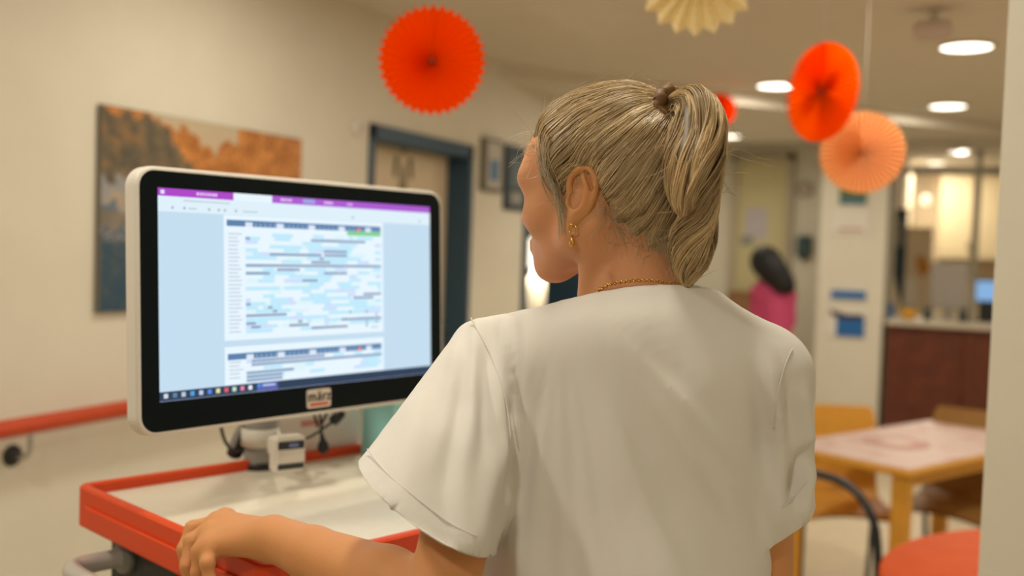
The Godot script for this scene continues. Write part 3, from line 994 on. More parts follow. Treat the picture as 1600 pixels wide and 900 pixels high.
	put("shell", box_mesh(Vector3(0.26, 0.19, 0.025), 0.006, Vector3(0, n0.y - ty, -0.02)), M.dark, sc)
	put("display_panel", box_mesh(Vector3(0.24, 0.165, 0.004), 0.001, Vector3(0, n0.y - ty, -0.005)), lit, sc)
	var y0 := on_z(1420, 484, z - 0.1)
	var bo := thing("yellow_bowl", "yellow bowl standing on the reception counter", "bowl", at(Vector3(y0.x, ty, z - 0.1)))
	put("bowl", lathe_mesh([Vector2(0, 0.012), Vector2(0.04, 0.016), Vector2(0.07, 0.07), Vector2(0.075, 0.07), Vector2(0.05, 0.008), Vector2(0.03, 0.0), Vector2(0, 0.0)], 24), mat(srgb(228, 162, 14), 0.45), bo)
	put("rim", lathe_mesh([Vector2(0.07, 0.07), Vector2(0.0725, 0.074), Vector2(0.075, 0.07)], 24), mat(srgb(232, 170, 30), 0.45), bo)
	var x0 := on_z(1387, 476, z - 0.1)
	var bx := thing("blue_box", "small blue cardboard box at the end of the counter", "box", at(Vector3(x0.x, ty, z - 0.1), 0.2))
	put("carton", box_mesh(Vector3(0.1, 0.12, 0.08), 0.004, Vector3(0, 0.06, 0)), mat(srgb(44, 92, 146), 0.6), bx)
	put("flap", box_mesh(Vector3(0.1, 0.003, 0.05), 0.001, Vector3(0, 0.125, -0.03)), mat(srgb(70, 116, 166), 0.6), bx)
	# ceiling device
	var e0 := on_y(1460, 14, CEIL)
	var ex := thing("ceiling_detector", "pale blocky detector hanging under the ceiling beside the pillar downlight", "detector", at(Vector3(e0.x, CEIL, e0.z)))
	put("stem", tube_mesh([Vector3(0, 0.0, 0), Vector3(0, -0.06, 0)], 0.02, 12), M.white_plastic, ex)
	put("body", box_mesh(Vector3(0.15, 0.07, 0.12), 0.02, Vector3(0, -0.09, 0)), mat(srgb(205, 190, 180), 0.5), ex)
# ---------------------------------------------------------------- cart
var cart_xf := Transform3D()
const TRAY_H := 1.10
var tray_d := 0.53
var tray_w := 0.78

func add_ring(st: SurfaceTool, xf: Transform3D, outer: PackedVector2Array, prof: Array, r_in: float) -> void:
	# a rim that follows a rounded outline: profile of Vector2(inset 0..r_in, height)
	var n := outer.size()
	var c := Vector2.ZERO
	for p in outer: c += p / n
	for j in prof.size():
		var a: Vector2 = prof[j]
		var b: Vector2 = prof[(j + 1) % prof.size()]
		for i in n:
			var i2 := (i + 1) % n
			var q := []
			for e in [[i, a], [i2, a], [i2, b], [i, b]]:
				var p: Vector2 = outer[e[0]]
				var t := outer[(e[0] + 1) % n] - outer[(e[0] + n - 1) % n]
				var nn := Vector2(-t.y, t.x).normalized()
				if nn.dot(c - p) < 0: nn = -nn
				var w: Vector2 = p + nn * e[1].x
				q.append(xf * Vector3(w.x, e[1].y, w.y))
			var mid2: Vector2 = (outer[i] + outer[i2]) / 2
			var inward := (c - mid2)
			var tt := outer[i2] - outer[i]
			var n2 := Vector2(-tt.y, tt.x).normalized()
			if n2.dot(inward) < 0: n2 = -n2
			var dv := b - a
			var o2 := Vector2(dv.y, -dv.x)        # right of the profile direction
			quad(st, q[0], q[1], q[2], q[3], xf.basis * Vector3(n2.x * o2.x, o2.y, n2.y * o2.x))

func build_cart() -> void:
	var B := on_y(414, 887, TRAY_H)
	var A := on_y(117, 756, TRAY_H)
	tray_d = (A - B).length()
	var e1 := (A - B).normalized()
	var e2 := e1.cross(Vector3.UP)
	cart_xf = Transform3D(Basis(e2, Vector3.UP, -e1), Vector3(B.x, 0, B.z))
	var t := thing("medical_cart", "orange rimmed medical cart with a pale tray top and dark body", "cart", cart_xf)
	var w := tray_w
	var d := tray_d
	var mid := Vector3(w / 2, 0, -d / 2)
	var out := round_rect(w, d, 0.022, 5)
	# rim: outline at the tray's outer face, profile runs anticlockwise (inset, height)
	var st := begin()
	add_ring(st, at(mid), out, [Vector2(0.0, TRAY_H - 0.062), Vector2(0.0, TRAY_H - 0.003), Vector2(0.003, TRAY_H), Vector2(0.013, TRAY_H), Vector2(0.016, TRAY_H - 0.003), Vector2(0.016, TRAY_H - 0.062)].duplicate(), 0.016)
	put("rim", done(st), M.orange, t)
	put("tray_surface", prism_mesh(round_rect(w - 0.03, d - 0.03, 0.012, 3), TRAY_H - 0.05, TRAY_H - 0.017, Transform3D(Basis(Vector3(1, 0, 0), Vector3(0, 0, -1), Vector3(0, 1, 0)), mid)), M.tray, t)
	put("side_panel", box_mesh(Vector3(0.006, 0.032, d - 0.07), 0.0025), M.orange, t, at(Vector3(-0.002, TRAY_H - 0.042, -d / 2 + 0.01)))
	put("yellow_tab", box_mesh(Vector3(0.03, 0.012, 0.01), 0.003), mat(srgb(232, 190, 40), 0.5), t, at(cart_xf.affine_inverse() * on_y(572, 866, TRAY_H - 0.02) * Vector3(1, 1, 0) + Vector3(0, 0, 0.004)))
	put("body", box_mesh(Vector3(w - 0.08, 0.76, d - 0.07), 0.012), M.dark, t, at(mid + Vector3(0, TRAY_H - 0.05 - 0.38, 0)))
	for i in 4:
		var dr := put("drawer", box_mesh(Vector3(w - 0.12, 0.165, 0.02), 0.006), mat(srgb(206, 202, 194), 0.45), t, at(Vector3(w / 2, 0.39 + i * 0.175, -0.028)))
		put("pull", tube_mesh([Vector3(-0.08, 0, 0), Vector3(-0.08, 0, 0.025), Vector3(0.08, 0, 0.025), Vector3(0.08, 0, 0)], 0.006, 8), M.steel, dr, at(Vector3(0, 0.03, 0.01)))
	put("pull_out_shelf", box_mesh(Vector3(0.42, 0.018, 0.3), 0.005), mat(srgb(200, 200, 196), 0.45), t, at(Vector3(0.5, TRAY_H - 0.075, 0.03)))
	put("base", box_mesh(Vector3(w - 0.04, 0.06, d - 0.02), 0.02), M.grey, t, at(mid + Vector3(0, 0.16, 0)))
	put("column", box_mesh(Vector3(0.3, 0.14, 0.25), 0.01), M.grey, t, at(mid + Vector3(0, 0.24, 0)))
	for x in [0.07, w - 0.07]:
		for z in [-0.07, -d + 0.07]:
			var c := put("castor", lathe_mesh([Vector2(0, 0.018), Vector2(0.04, 0.018), Vector2(0.055, 0.01), Vector2(0.055, -0.01), Vector2(0.04, -0.018), Vector2(0, -0.018)], 20, true, Transform3D(Basis(Vector3.BACK, PI / 2), Vector3.ZERO)), M.dark, t, at(Vector3(x, 0.055, z)))
			put("fork", tube_mesh([Vector3(0, 0.0, 0.0), Vector3(0, 0.09, 0.0)], 0.016, 8), M.steel, c)
	# side handle
	var hp := [Vector3(0.04, 0, -d + 0.10), Vector3(-0.03, 0, -d + 0.10), Vector3(-0.05, 0, -d + 0.115), Vector3(-0.055, 0, -d + 0.15), Vector3(-0.055, 0, -d * 0.5), Vector3(-0.055, 0, -0.12), Vector3(-0.05, 0, -0.09), Vector3(-0.03, 0, -0.075), Vector3(0.04, 0, -0.075)]
	put("handle", tube_mesh(curve_pts(hp, 40), 0.0145, 14), mat(srgb(205, 203, 200), 0.35, 0.3), t, at(Vector3(0, 1.0, 0)))
	for z in [-d + 0.10, -0.075]:
		put("handle_mount", lathe_mesh([Vector2(0, 0.014), Vector2(0.024, 0.012), Vector2(0.028, 0.0), Vector2(0, 0)], 18, true, Transform3D(Basis(Vector3.BACK, PI / 2), Vector3(0.04, 1.0, z))), mat(srgb(120, 122, 118), 0.4), t)

# ---------------------------------------------------------------- monitor
var mon_xf := Transform3D()

func screen_image() -> Image:
	var w := 1024
	var h := 576
	var im := Image.create(w, h, false, Image.FORMAT_RGB8)
	var R := func(x: float, y: float, x2: float, y2: float, c: Color) -> void:
		im.fill_rect(Rect2i(int(x * w), int(y * h), maxi(1, int((x2 - x) * w)), maxi(1, int((y2 - y) * h))), c)
	var g := RandomNumberGenerator.new()
	g.seed = 11
	var page := srgb(226, 240, 250)
	R.call(0, 0, 1, 1, srgb(190, 216, 234))
	R.call(0, 0, 1, 0.038, srgb(168, 62, 196))
	R.call(0.23, 0.0, 0.36, 0.04, page)
	R.call(0.36, 0.0, 1, 0.036, srgb(166, 84, 204))
	for q in [[0.115, 0.18], [0.39, 0.43], [0.55, 0.585], [0.64, 0.66]]:
		var x: float = q[0]
		while x < q[1]:
			var l := g.randf_range(0.004, 0.009)
			R.call(x, 0.012, minf(x + l, q[1]), 0.027, srgb(228, 200, 240))
			x += l + 0.002
	R.call(0.47, 0.006, 0.515, 0.03, srgb(150, 160, 220))
	R.call(0.008, 0.01, 0.02, 0.03, srgb(214, 220, 250))
	R.call(0, 0.038, 1, 0.112, srgb(216, 234, 244))
	for q in [0.04, 0.075, 0.15, 0.18, 0.2, 0.235, 0.66, 0.95]:
		R.call(q, 0.085, q + 0.006, 0.098, srgb(150, 170, 186))
	R.call(0.09, 0.087, 0.115, 0.095, srgb(182, 200, 212))
	R.call(0.26, 0.087, 0.31, 0.095, srgb(182, 200, 212))
	R.call(0.075, 0.052, 0.22, 0.06, srgb(186, 204, 216))
	# the two pages of the duty roster
	for pg in 2:
		var y0: float = [0.112, 0.765][pg]
		var y1: float = [0.735, 0.955][pg]
		R.call(0.198, y0, 0.788, y1, page)
		var hd: float = [0.135, 0.80][pg]
		var c_hd := srgb(84, 124, 168)
		R.call(0.208, hd, 0.778, hd + 0.032, c_hd)
		var gx0 := 0.268
		var gx1 := 0.778
		var cols := 62
		var cw := (gx1 - gx0) / cols
		for i in cols:
			if i % 2 == 0: R.call(gx0 + i * cw, hd + 0.012, gx0 + (i + 0.55) * cw, hd + 0.028, srgb(150, 176, 206))
		for i in [0, 13, 27, 41, 54]:
			R.call(gx0 + i * cw, hd + 0.008, gx0 + (i + 3.0) * cw, hd + 0.032, srgb(214, 226, 240))
		R.call(gx0 + 50 * cw, hd + 0.012, gx0 + 51.5 * cw, hd + 0.034, srgb(240, 130, 120))
		var rows: int = [26, 5][pg]
		var ry := hd + 0.06
		var rh: float = 0.0195
		if pg == 1: ry = hd + 0.034
		for r in rows:
			var yy := ry + r * rh
			if yy + rh > y1 - 0.003: break
			R.call(0.212, yy + 0.005, 0.212 + g.randf_range(0.03, 0.046), yy + 0.012, srgb(190, 205, 216))
			var i := 0
			while i < cols:
				var run := g.randi_range(2, 9)
				var v := g.randf()
				var c := page
				if v < 0.42: c = srgb(186, 228, 246)
				elif v < 0.52: c = srgb(200, 218, 246)
				elif v < 0.60: c = srgb(214, 238, 244)
				if c != page: R.call(gx0 + i * cw, yy, gx0 + mini(i + run, cols) * cw, yy + rh, c)
				i += run
		if pg == 0:
			var dk := srgb(142, 162, 190)
			# [row, first column, last column] of the dark bars
			for b in [[1, 28, 54], [1, 0, 2], [5, 10, 33], [4, 34, 45], [5, 34, 45], [8, 0, 62], [7, 28, 37], [6, 32, 34], [9, 13, 23], [10, 0, 10], [10, 34, 45], [12, 24, 31], [17, 48, 58], [16, 53, 62],
				[18, 0, 2], [19, 9, 11], [20, 11, 13], [21, 0, 17], [21, 46, 47], [21, 54, 55], [22, 59, 60], [23, 42, 62], [23, 0, 4], [24, 2, 6], [24, 18, 27], [23, 22, 24], [24, 54, 55], [24, 59, 60], [25, 28, 45], [25, 54, 55]]:
				R.call(gx0 + b[1] * cw, ry + b[0] * rh + 0.003, gx0 + b[2] * cw, ry + (b[0] + 1) * rh - 0.002, dk)
			R.call(gx0 + 45 * cw, hd + 0.032, gx1, hd + 0.055, srgb(120, 205, 140))
			R.call(0.735, 0.70, 0.765, 0.708, srgb(176, 196, 210))
		else:
			var dk2 := srgb(140, 160, 190)
			for b in [[0, 2, 34], [1, 2, 62], [3, 0, 20], [4, 0, 15], [5, 0, 15]]:
				R.call(gx0 + b[1] * cw, ry + b[0] * rh + 0.002, gx0 + b[2] * cw, ry + (b[0] + 1) * rh - 0.002, dk2)
			for i in range(2, 34, 2): R.call(gx0 + i * cw, ry, gx0 + (i + 0.3) * cw, ry + rh * 2, srgb(176, 192, 214))
	# taskbar
	R.call(0, 0.955, 1, 1, srgb(30, 56, 84))
	var ic := [srgb(200, 214, 226), srgb(96, 124, 150), srgb(180, 196, 212), srgb(70, 160, 220), srgb(190, 200, 230), srgb(90, 130, 230), srgb(226, 220, 160), srgb(220, 90, 100), srgb(190, 220, 190), srgb(226, 130, 160), srgb(220, 232, 236)]
	for i in ic.size(): R.call(0.012 + i * 0.0262, 0.965, 0.012 + i * 0.0262 + 0.013, 0.988, ic[i])
	R.call(0.302, 0.957, 0.375, 1, srgb(86, 92, 170))
	R.call(0.305, 0.962, 0.315, 0.98, srgb(40, 150, 214))
	R.call(0.322, 0.967, 0.366, 0.978, srgb(180, 200, 230))
	return im

func build_monitor() -> void:
	var lv := Basis(Vector3.UP, YAW)
	var yaw := deg_to_rad(39.3)
	var d := lv.x * sin(yaw) - lv.z * cos(yaw)
	var fr := frame_to(Vector3.ZERO, d)
	fr.basis = fr.basis * Basis(Vector3.RIGHT, deg_to_rad(-3.0))
	var w := 0.545
	var h := 0.30
	var tl := P(245, 293, 1.43)
	fr.origin = tl + fr.basis.x * w / 2 - fr.basis.y * h / 2
	mon_xf = fr
	var t := thing("computer_monitor", "large white rimmed computer monitor showing a blue roster on its pole", "monitor", fr)
	var ow := w + 0.068
	var oh := h + 0.078
	var cy := -0.009
	var st := begin()
	var o1 := round_rect(ow, oh, 0.03, 8)
	add_prism(st, o1, -0.024, -0.003, at(Vector3(0, cy, 0)))
	var shell := done(st)
	put("shell", shell, M.white_plastic, t)
	# rounded front lip of the shell
	var sl := begin(true)
	for j in 5:
		var a0 := PI / 2 * j / 5
		var a1 := PI / 2 * (j + 1) / 5
		var q0 := round_rect(ow - 0.012 * (1 - cos(a0)), oh - 0.012 * (1 - cos(a0)), 0.03 - 0.006 * (1 - cos(a0)), 8)
		var q1 := round_rect(ow - 0.012 * (1 - cos(a1)), oh - 0.012 * (1 - cos(a1)), 0.03 - 0.006 * (1 - cos(a1)), 8)
		for i in q0.size():
			var i2 := (i + 1) % q0.size()
			quad(sl, Vector3(q0[i].x, q0[i].y + cy, -0.003 + 0.005 * sin(a0)), Vector3(q0[i2].x, q0[i2].y + cy, -0.003 + 0.005 * sin(a0)), Vector3(q1[i2].x, q1[i2].y + cy, -0.003 + 0.005 * sin(a1)), Vector3(q1[i].x, q1[i].y + cy, -0.003 + 0.005 * sin(a1)), Vector3(q0[i].x, q0[i].y, 0.2))
	put("lip", done(sl), M.white_plastic, t)
	var bz := mat(srgb(9, 19, 23), 0.3)
	bz.metallic_specular = 0.25
	put("bezel", prism_mesh(round_rect(ow - 0.012, oh - 0.012, 0.024, 8), -0.003, 0.0015, at(Vector3(0, cy, 0))), bz, t)
	put("back_cover", box_mesh(Vector3(ow * 0.72, oh * 0.72, 0.025), 0.01), M.white_plastic, t, at(Vector3(0, cy, -0.035)))
	var sm := mat(srgb(8, 8, 10), 0.35)
	sm.emission_enabled = true
	sm.emission = Color.WHITE
	sm.emission_operator = BaseMaterial3D.EMISSION_OP_MULTIPLY
	sm.emission_texture = ImageTexture.create_from_image(screen_image())
	sm.emission_energy_multiplier = 1.05
	put("screen", uv_quad(w, h), sm, t, at(Vector3(0, 0, 0.0022)))
	# maker's plate under the screen
	var plate := put("name_plate", prism_mesh(round_rect(0.049, 0.030, 0.004, 4), 0, 0.002), mat(srgb(214, 204, 190), 0.45), t, at(Vector3(0.012, -h / 2 - 0.021, 0.0016)))
	var tm := TextMesh.new()
	tm.text = "märz"
	var fn := SystemFont.new()
	fn.font_names = PackedStringArray(["Droid Sans"])
	fn.font_weight = 700
	tm.font = fn
	tm.font_size = 64
	tm.pixel_size = 0.00031
	tm.depth = 0.0006
	put("lettering", tm, mat(srgb(28, 26, 26), 0.5), plate, at(Vector3(0, 0.003, 0.0023)))
	put("underline", box_mesh(Vector3(0.037, 0.004, 0.0006), 0.0, Vector3(0, -0.0092, 0.0023)), mat(srgb(206, 70, 46), 0.5), plate)
	# the glow of the screen on what stands before it
	var l := AreaLight3D.new()
	l.name = "screen_light"
	l.area_size = Vector2(w, h)
	l.light_color = srgb(205, 225, 255)
	l.light_energy = 0.02
	l.shadow_enabled = true
	t.add_child(l)
	l.transform = Transform3D(Basis(Vector3.UP, PI), Vector3(0, 0, 0.003))

func build_cart_items() -> void:
	var ci := cart_xf.affine_inverse()
	var base := on_y(406, 730, TRAY_H - 0.017)
	var top_y := 1.5
	# pole carrying the monitor
	var po := thing("monitor_pole", "thick grey pole rising from the tray behind the monitor", "pole", at(base))
	put("foot_ring", lathe_mesh([Vector2(0, 0.012), Vector2(0.032, 0.012), Vector2(0.034, 0.0), Vector2(0, 0.0)], 28), M.black, po)
	put("tube", lathe_mesh([Vector2(0.029, 0.01), Vector2(0.029, top_y - base.y), Vector2(0, top_y - base.y)], 28), M.grey, po)
	var arm := mon_xf * Vector3(0, 0.05, -0.046) - base
	put("mount", tube_mesh([Vector3(0, arm.y, 0), arm], 0.022, 14), M.dark, po)
	# card reader strapped to the pole
	var rd_p := P(449, 708, 1.70)
	var fwd := frame_to(rd_p, Basis(Vector3.UP, YAW).x * sin(0.95) - Basis(Vector3.UP, YAW).z * cos(0.95))
	var rx := Transform3D(fwd.basis, rd_p)
	var rd := thing("card_reader", "small white card reader with dark bands clamped to the grey pole", "card reader", rx)
	put("case", box_mesh(Vector3(0.054, 0.060, 0.03), 0.005), M.white_plastic, rd)
	put("display", box_mesh(Vector3(0.046, 0.013, 0.002), 0.0005), mat(srgb(36, 46, 58), 0.3), rd, at(Vector3(0, 0.016, 0.0155)))
	var lm := mat(srgb(120, 140, 200), 0.4)
	put("display_text", box_mesh(Vector3(0.016, 0.006, 0.001), 0.0003), lm, rd, at(Vector3(0.004, 0.016, 0.0168)))
	put("slot_band", box_mesh(Vector3(0.046, 0.009, 0.002), 0.0005), mat(srgb(36, 46, 52), 0.3), rd, at(Vector3(0, -0.019, 0.0155)))
	# clamp strap: band round the pole and on to the reader
	var bp := Vector3(base.x, P(400, 697, 1.76).y, base.z)
	var bi := rx.affine_inverse()
	var pts := []
	var to_r := (rd_p - bp)
	to_r.y = 0
	var ang0 := atan2(to_r.z, to_r.x)
	var strap := begin(true)
	var ring0 := []
	for k in 25:
		var a := ang0 + TAU * k / 24.0
		var v := Vector3(cos(a), 0, sin(a))
		ring0.append([bi * (bp + v * 0.0305), bi * (bp + v * 0.0345)])
	for k in 24:
		for s in [-0.016, 0.016]:
			var u := Vector3(0, s, 0)
			quad(strap, ring0[k][0] + u, ring0[k][1] + u, ring0[k + 1][1] + u, ring0[k + 1][0] + u, u)
		for e in [0, 1]:
			var mid: Vector3 = ring0[k][e] - bi * bp
			quad(strap, ring0[k][e] + Vector3(0, -0.016, 0), ring0[k + 1][e] + Vector3(0, -0.016, 0), ring0[k + 1][e] + Vector3(0, 0.016, 0), ring0[k][e] + Vector3(0, 0.016, 0), mid * (1.0 if e == 1 else -1.0))
	put("clamp_band", done(strap), M.white_plastic, rd)
	var p_near: Vector3 = bi * (bp + to_r.normalized() * 0.03)
	var side := to_r.normalized().cross(Vector3.UP)
	var s_l: Vector3 = bi * (bp + side * -0.033)
	var arm_st := begin()
	var dirv := (Vector3(0, 0, 0) - s_l)
	add_box(arm_st, frame_to((s_l + Vector3(-0.01, 0, 0)) / 2, dirv), Vector3(dirv.length(), 0.03, 0.005), 0.002)
	put("clamp_arm", done(arm_st), M.white_plastic, rd)
	put("clamp_arm", box_mesh(Vector3(0.02, 0.03, 0.03), 0.003), M.white_plastic, rd, Transform3D(Basis(), p_near * 0.5))
	# cables: loop by the pole, bundle with plug and inline switch
	var z := 1.84
	var c1 := thing("black_cable", "black cable hanging in a loop from the monitor beside the pole", "cable", at(P(350, 690, z)))
	var ref := P(350, 690, z)
	var loop := []
	for q in [[345, 650], [346, 670], [352, 690], [362, 702], [372, 706], [382, 700]]: loop.append(P(q[0], q[1], z) - ref)
	put("lead", tube_mesh(curve_pts(loop, 24), 0.003, 8), M.black, c1)
	var strap2 := []
	for q in [[392, 648], [386, 668], [374, 690], [364, 715]]: strap2.append(P(q[0], q[1], z + 0.02) - ref)
	var c2 := thing("cable_sleeve", "dark cable sleeve hanging behind the grey pole", "cable sleeve", at(ref))
	put("sleeve", tube_mesh(curve_pts(strap2, 16), [0.010, 0.010, 0.011, 0.011, 0.011, 0.012, 0.012, 0.012, 0.013, 0.013, 0.014, 0.014, 0.015, 0.015, 0.014, 0.014, 0.008], 10), mat(srgb(30, 36, 40), 0.6), c2)
	var s3 := []
	for q in [[388, 645], [380, 662], [369, 682], [362, 700]]: s3.append(P(q[0], q[1], z + 0.005) - ref)
	put("grey_lead", tube_mesh(curve_pts(s3, 16), 0.007, 10), M.grey, c2)
	# bundle right of the reader
	var zb := 1.86
	var rb := P(503, 680, zb)
	var cb := thing("power_cable_bundle", "black power cable bundle with a plug and an inline switch over the tray rim", "cables", at(rb))
	for cc in [[[490, 642], [493, 655], [497, 668]], [[498, 641], [501, 655], [502, 670], [502, 680]], [[511, 641], [508, 652], [503, 662], [502, 672]], [[473, 687], [487, 681], [500, 673], [510, 666], [519, 660]], [[533, 643], [537, 640], [540, 638]]]:
		var pp := []
		for q in cc: pp.append(P(q[0], q[1], zb) - rb)
		put("lead", tube_mesh(curve_pts(pp, 14), 0.0024, 8), M.black, cb)
	var sw0 := P(518, 661, zb) - rb
	var sw1 := P(536, 642, zb) - rb
	put("inline_switch", tube_mesh([sw0, sw0.lerp(sw1, 0.12), sw0.lerp(sw1, 0.5), sw0.lerp(sw1, 0.88), sw1], [0.004, 0.0095, 0.0105, 0.0095, 0.004], 12), M.black, cb)
	put("plug", tube_mesh([P(502, 676, zb) - rb, P(504, 686, zb) - rb, P(505, 694, zb) - rb, P(505, 703, zb) - rb, P(504, 709, zb) - rb], [0.003, 0.005, 0.010, 0.011, 0.004], 12), M.black, cb)
	# holders behind and on the tray
	var k0 := ci * on_y(432, 707, TRAY_H)
	var k1 := ci * on_y(556, 690, TRAY_H)
	var wh := k1.x - k0.x
	var bw := thing("white_file_holder", "white plastic file holder hung behind the orange tray rim", "file holder", cart_xf * at(Vector3((k0.x + k1.x) / 2, TRAY_H, -tray_d - 0.03)))
	put("front", box_mesh(Vector3(wh, 0.22, 0.004), 0.001, Vector3(0, -0.0, 0.02)), mat(srgb(240, 229, 222), 0.5), bw)
	put("back", box_mesh(Vector3(wh, 0.24, 0.004), 0.001, Vector3(0, 0.01, -0.03)), mat(srgb(240, 229, 222), 0.5), bw)
	for s in [-1.0, 1.0]: put("side", box_mesh(Vector3(0.004, 0.22, 0.05), 0.001, Vector3(s * wh / 2, 0, -0.005)), mat(srgb(240, 229, 222), 0.5), bw)
	put("floor", box_mesh(Vector3(wh, 0.004, 0.05), 0.001, Vector3(0, -0.11, -0.005)), mat(srgb(240, 229, 222), 0.5), bw)
	put("label_print", box_mesh(Vector3(0.05, 0.012, 0.001), 0.0003, Vector3(-0.02, 0.05, 0.0226)), mat(srgb(220, 150, 150), 0.7), bw)
	var tb := thing("teal_box", "pale teal box standing at the back of the tray beside the sleeve", "box", cart_xf * at(Vector3(k1.x + 0.06, TRAY_H - 0.0165, -tray_d + 0.075)))
	put("carton", box_mesh(Vector3(0.16, 0.16, 0.1), 0.004, Vector3(0, 0.08, 0)), M.teal, tb)
	put("lid", box_mesh(Vector3(0.164, 0.02, 0.104), 0.004, Vector3(0, 0.165, 0)), mat(srgb(150, 214, 216), 0.5), tb)
	# printed sheet on the pull-out shelf
	var sheet_p := Vector3(0.5, TRAY_H - 0.0655, 0.06)
	var pm := mat(srgb(222, 222, 214), 0.8)
	var ps := thing("printed_sheet", "white printed sheet with blue marks on the cart's pull-out shelf", "paper", cart_xf * at(sheet_p, 0.15))
	put("sheet", box_mesh(Vector3(0.3, 0.002, 0.21), 0.0005), pm, ps)
	for i in 5:
		put("blue_mark", box_mesh(Vector3(0.05 + 0.03 * (i % 3), 0.0008, 0.01), 0.0), mat(srgb(70, 90, 190), 0.7), ps, at(Vector3(-0.08 + 0.02 * i, 0.0014, -0.08 + i * 0.035)))

# ---------------------------------------------------------------- paper rosettes
func rosette(label: String, c: Vector3, R: float, pleats: int, depth: float, m: Material, face: Vector3, group: String, tip := 0.06, hub_m: Material = null) -> void:
	var f := face.normalized()
	var x := Vector3.UP.cross(f).normalized()
	var t := thing("paper_rosette", label, "paper fan", Transform3D(Basis(x, f.cross(x), f), c), group)
	var n := pleats * 2
	var st := begin()
	var r0 := R * 0.07
	for i in n:
		var v := []
		for k in 2:
			var j := i + k
			var a := TAU * j / n
			var s := 1.0 if j % 2 == 0 else -1.0
			var rr := R * (1.0 if j % 2 == 0 else 1.0 - tip)
			v.append([Vector3(cos(a) * r0, sin(a) * r0, s * depth * 0.55), Vector3(cos(a) * rr, sin(a) * rr, s * depth)])
		quad(st, v[0][0], v[0][1], v[1][1], v[1][0], Vector3(0, 0, 1))
	put("pleated_disc", done(st), m, t)
	put("hub", lathe_mesh([Vector2(0, depth * 0.3), Vector2(r0 * 1.05, depth * 0.25), Vector2(r0 * 1.05, -depth * 0.25), Vector2(0, -depth * 0.3)], 16, true, Transform3D(Basis(Vector3.RIGHT, PI / 2), Vector3.ZERO)), hub_m if hub_m else mat(srgb(170, 50, 10), 0.8), t)
	# crease where the folded paper is joined, and the string up to the ceiling
	put("seam", box_mesh(Vector3(R * 0.035, R * 0.86, 0.001), 0.0002, Vector3(R * 0.02, R * 0.52, depth * 0.1)), m, t)
	put("string", tube_mesh([Vector3(0, R * 0.95, 0), Vector3(0, CEIL - c.y, 0)], 0.0012, 5), M.string, t)

func paper(c: Color, back: float) -> StandardMaterial3D:
	var m := mat(c, 0.9)
	m.specular_mode = BaseMaterial3D.SPECULAR_DISABLED
	m.backlight_enabled = true
	m.backlight = Color(c.r * back, c.g * back, c.b * back)
	m.cull_mode = BaseMaterial3D.CULL_DISABLED
	return m

func build_rosettes() -> void:
	var g := "paper rosettes hanging from the ceiling"
	var c := P(675, 95, 2.3)
	rosette("large bright orange pleated rosette with a zigzag rim, facing out beside the blue door frame", c, 0.1235, 36, 0.012, paper(srgb(255, 96, 0), 0.9), cam_pos - c, g, 0.10)
	c = P(1284, 144, 3.0)
	var fc := Basis(Vector3.UP, deg_to_rad(-46)) * Vector3(cam_pos.x - c.x, 0, cam_pos.z - c.z)
	rosette("orange rosette turned sideways, overlapping the peach one", c, 0.146, 44, 0.012, paper(srgb(255, 112, 0), 0.9), fc, g, 0.03)
	c = P(1347, 238, 3.6)
	rosette("pale peach rosette with a darker middle, below the sideways orange one", c, 0.146, 44, 0.012, paper(srgb(255, 196, 138), 0.8), cam_pos - c + Vector3(0, 0.4, 0), g, 0.03, mat(srgb(190, 96, 40), 0.8))
	c = P(1124, 172, 6.2)
	rosette("small distant red orange rosette half hidden behind the ponytail", c, 0.1, 30, 0.01, paper(srgb(244, 76, 0), 0.8), cam_pos - c, g, 0.04)
	c = P(1090, -44, 2.3)
	var cm := paper(srgb(250, 238, 200), 0.5)
	var tex := noise_tex(0.055, srgb(232, 190, 96), srgb(248, 232, 184), 256, FastNoiseLite.TYPE_CELLULAR, 1, 4)
	tex.color_ramp.offsets = PackedFloat32Array([0.0, 0.22])
	cm.albedo_color = Color.WHITE
	cm.albedo_texture = tex
	cm.uv1_triplanar = true
	cm.uv1_scale = Vector3.ONE * 4.5
	rosette("cream dotted paper fan with pointed tips hanging above the blonde head", c, 0.141, 20, 0.016, cm, cam_pos - c, g, 0.13)

# ---------------------------------------------------------------- tables and chairs
func lv_dir(deg: float) -> Vector3:          # level direction, degrees to the right of the view
	var b := Basis(Vector3.UP, YAW)
	return b.x * sin(deg_to_rad(deg)) - b.z * cos(deg_to_rad(deg))

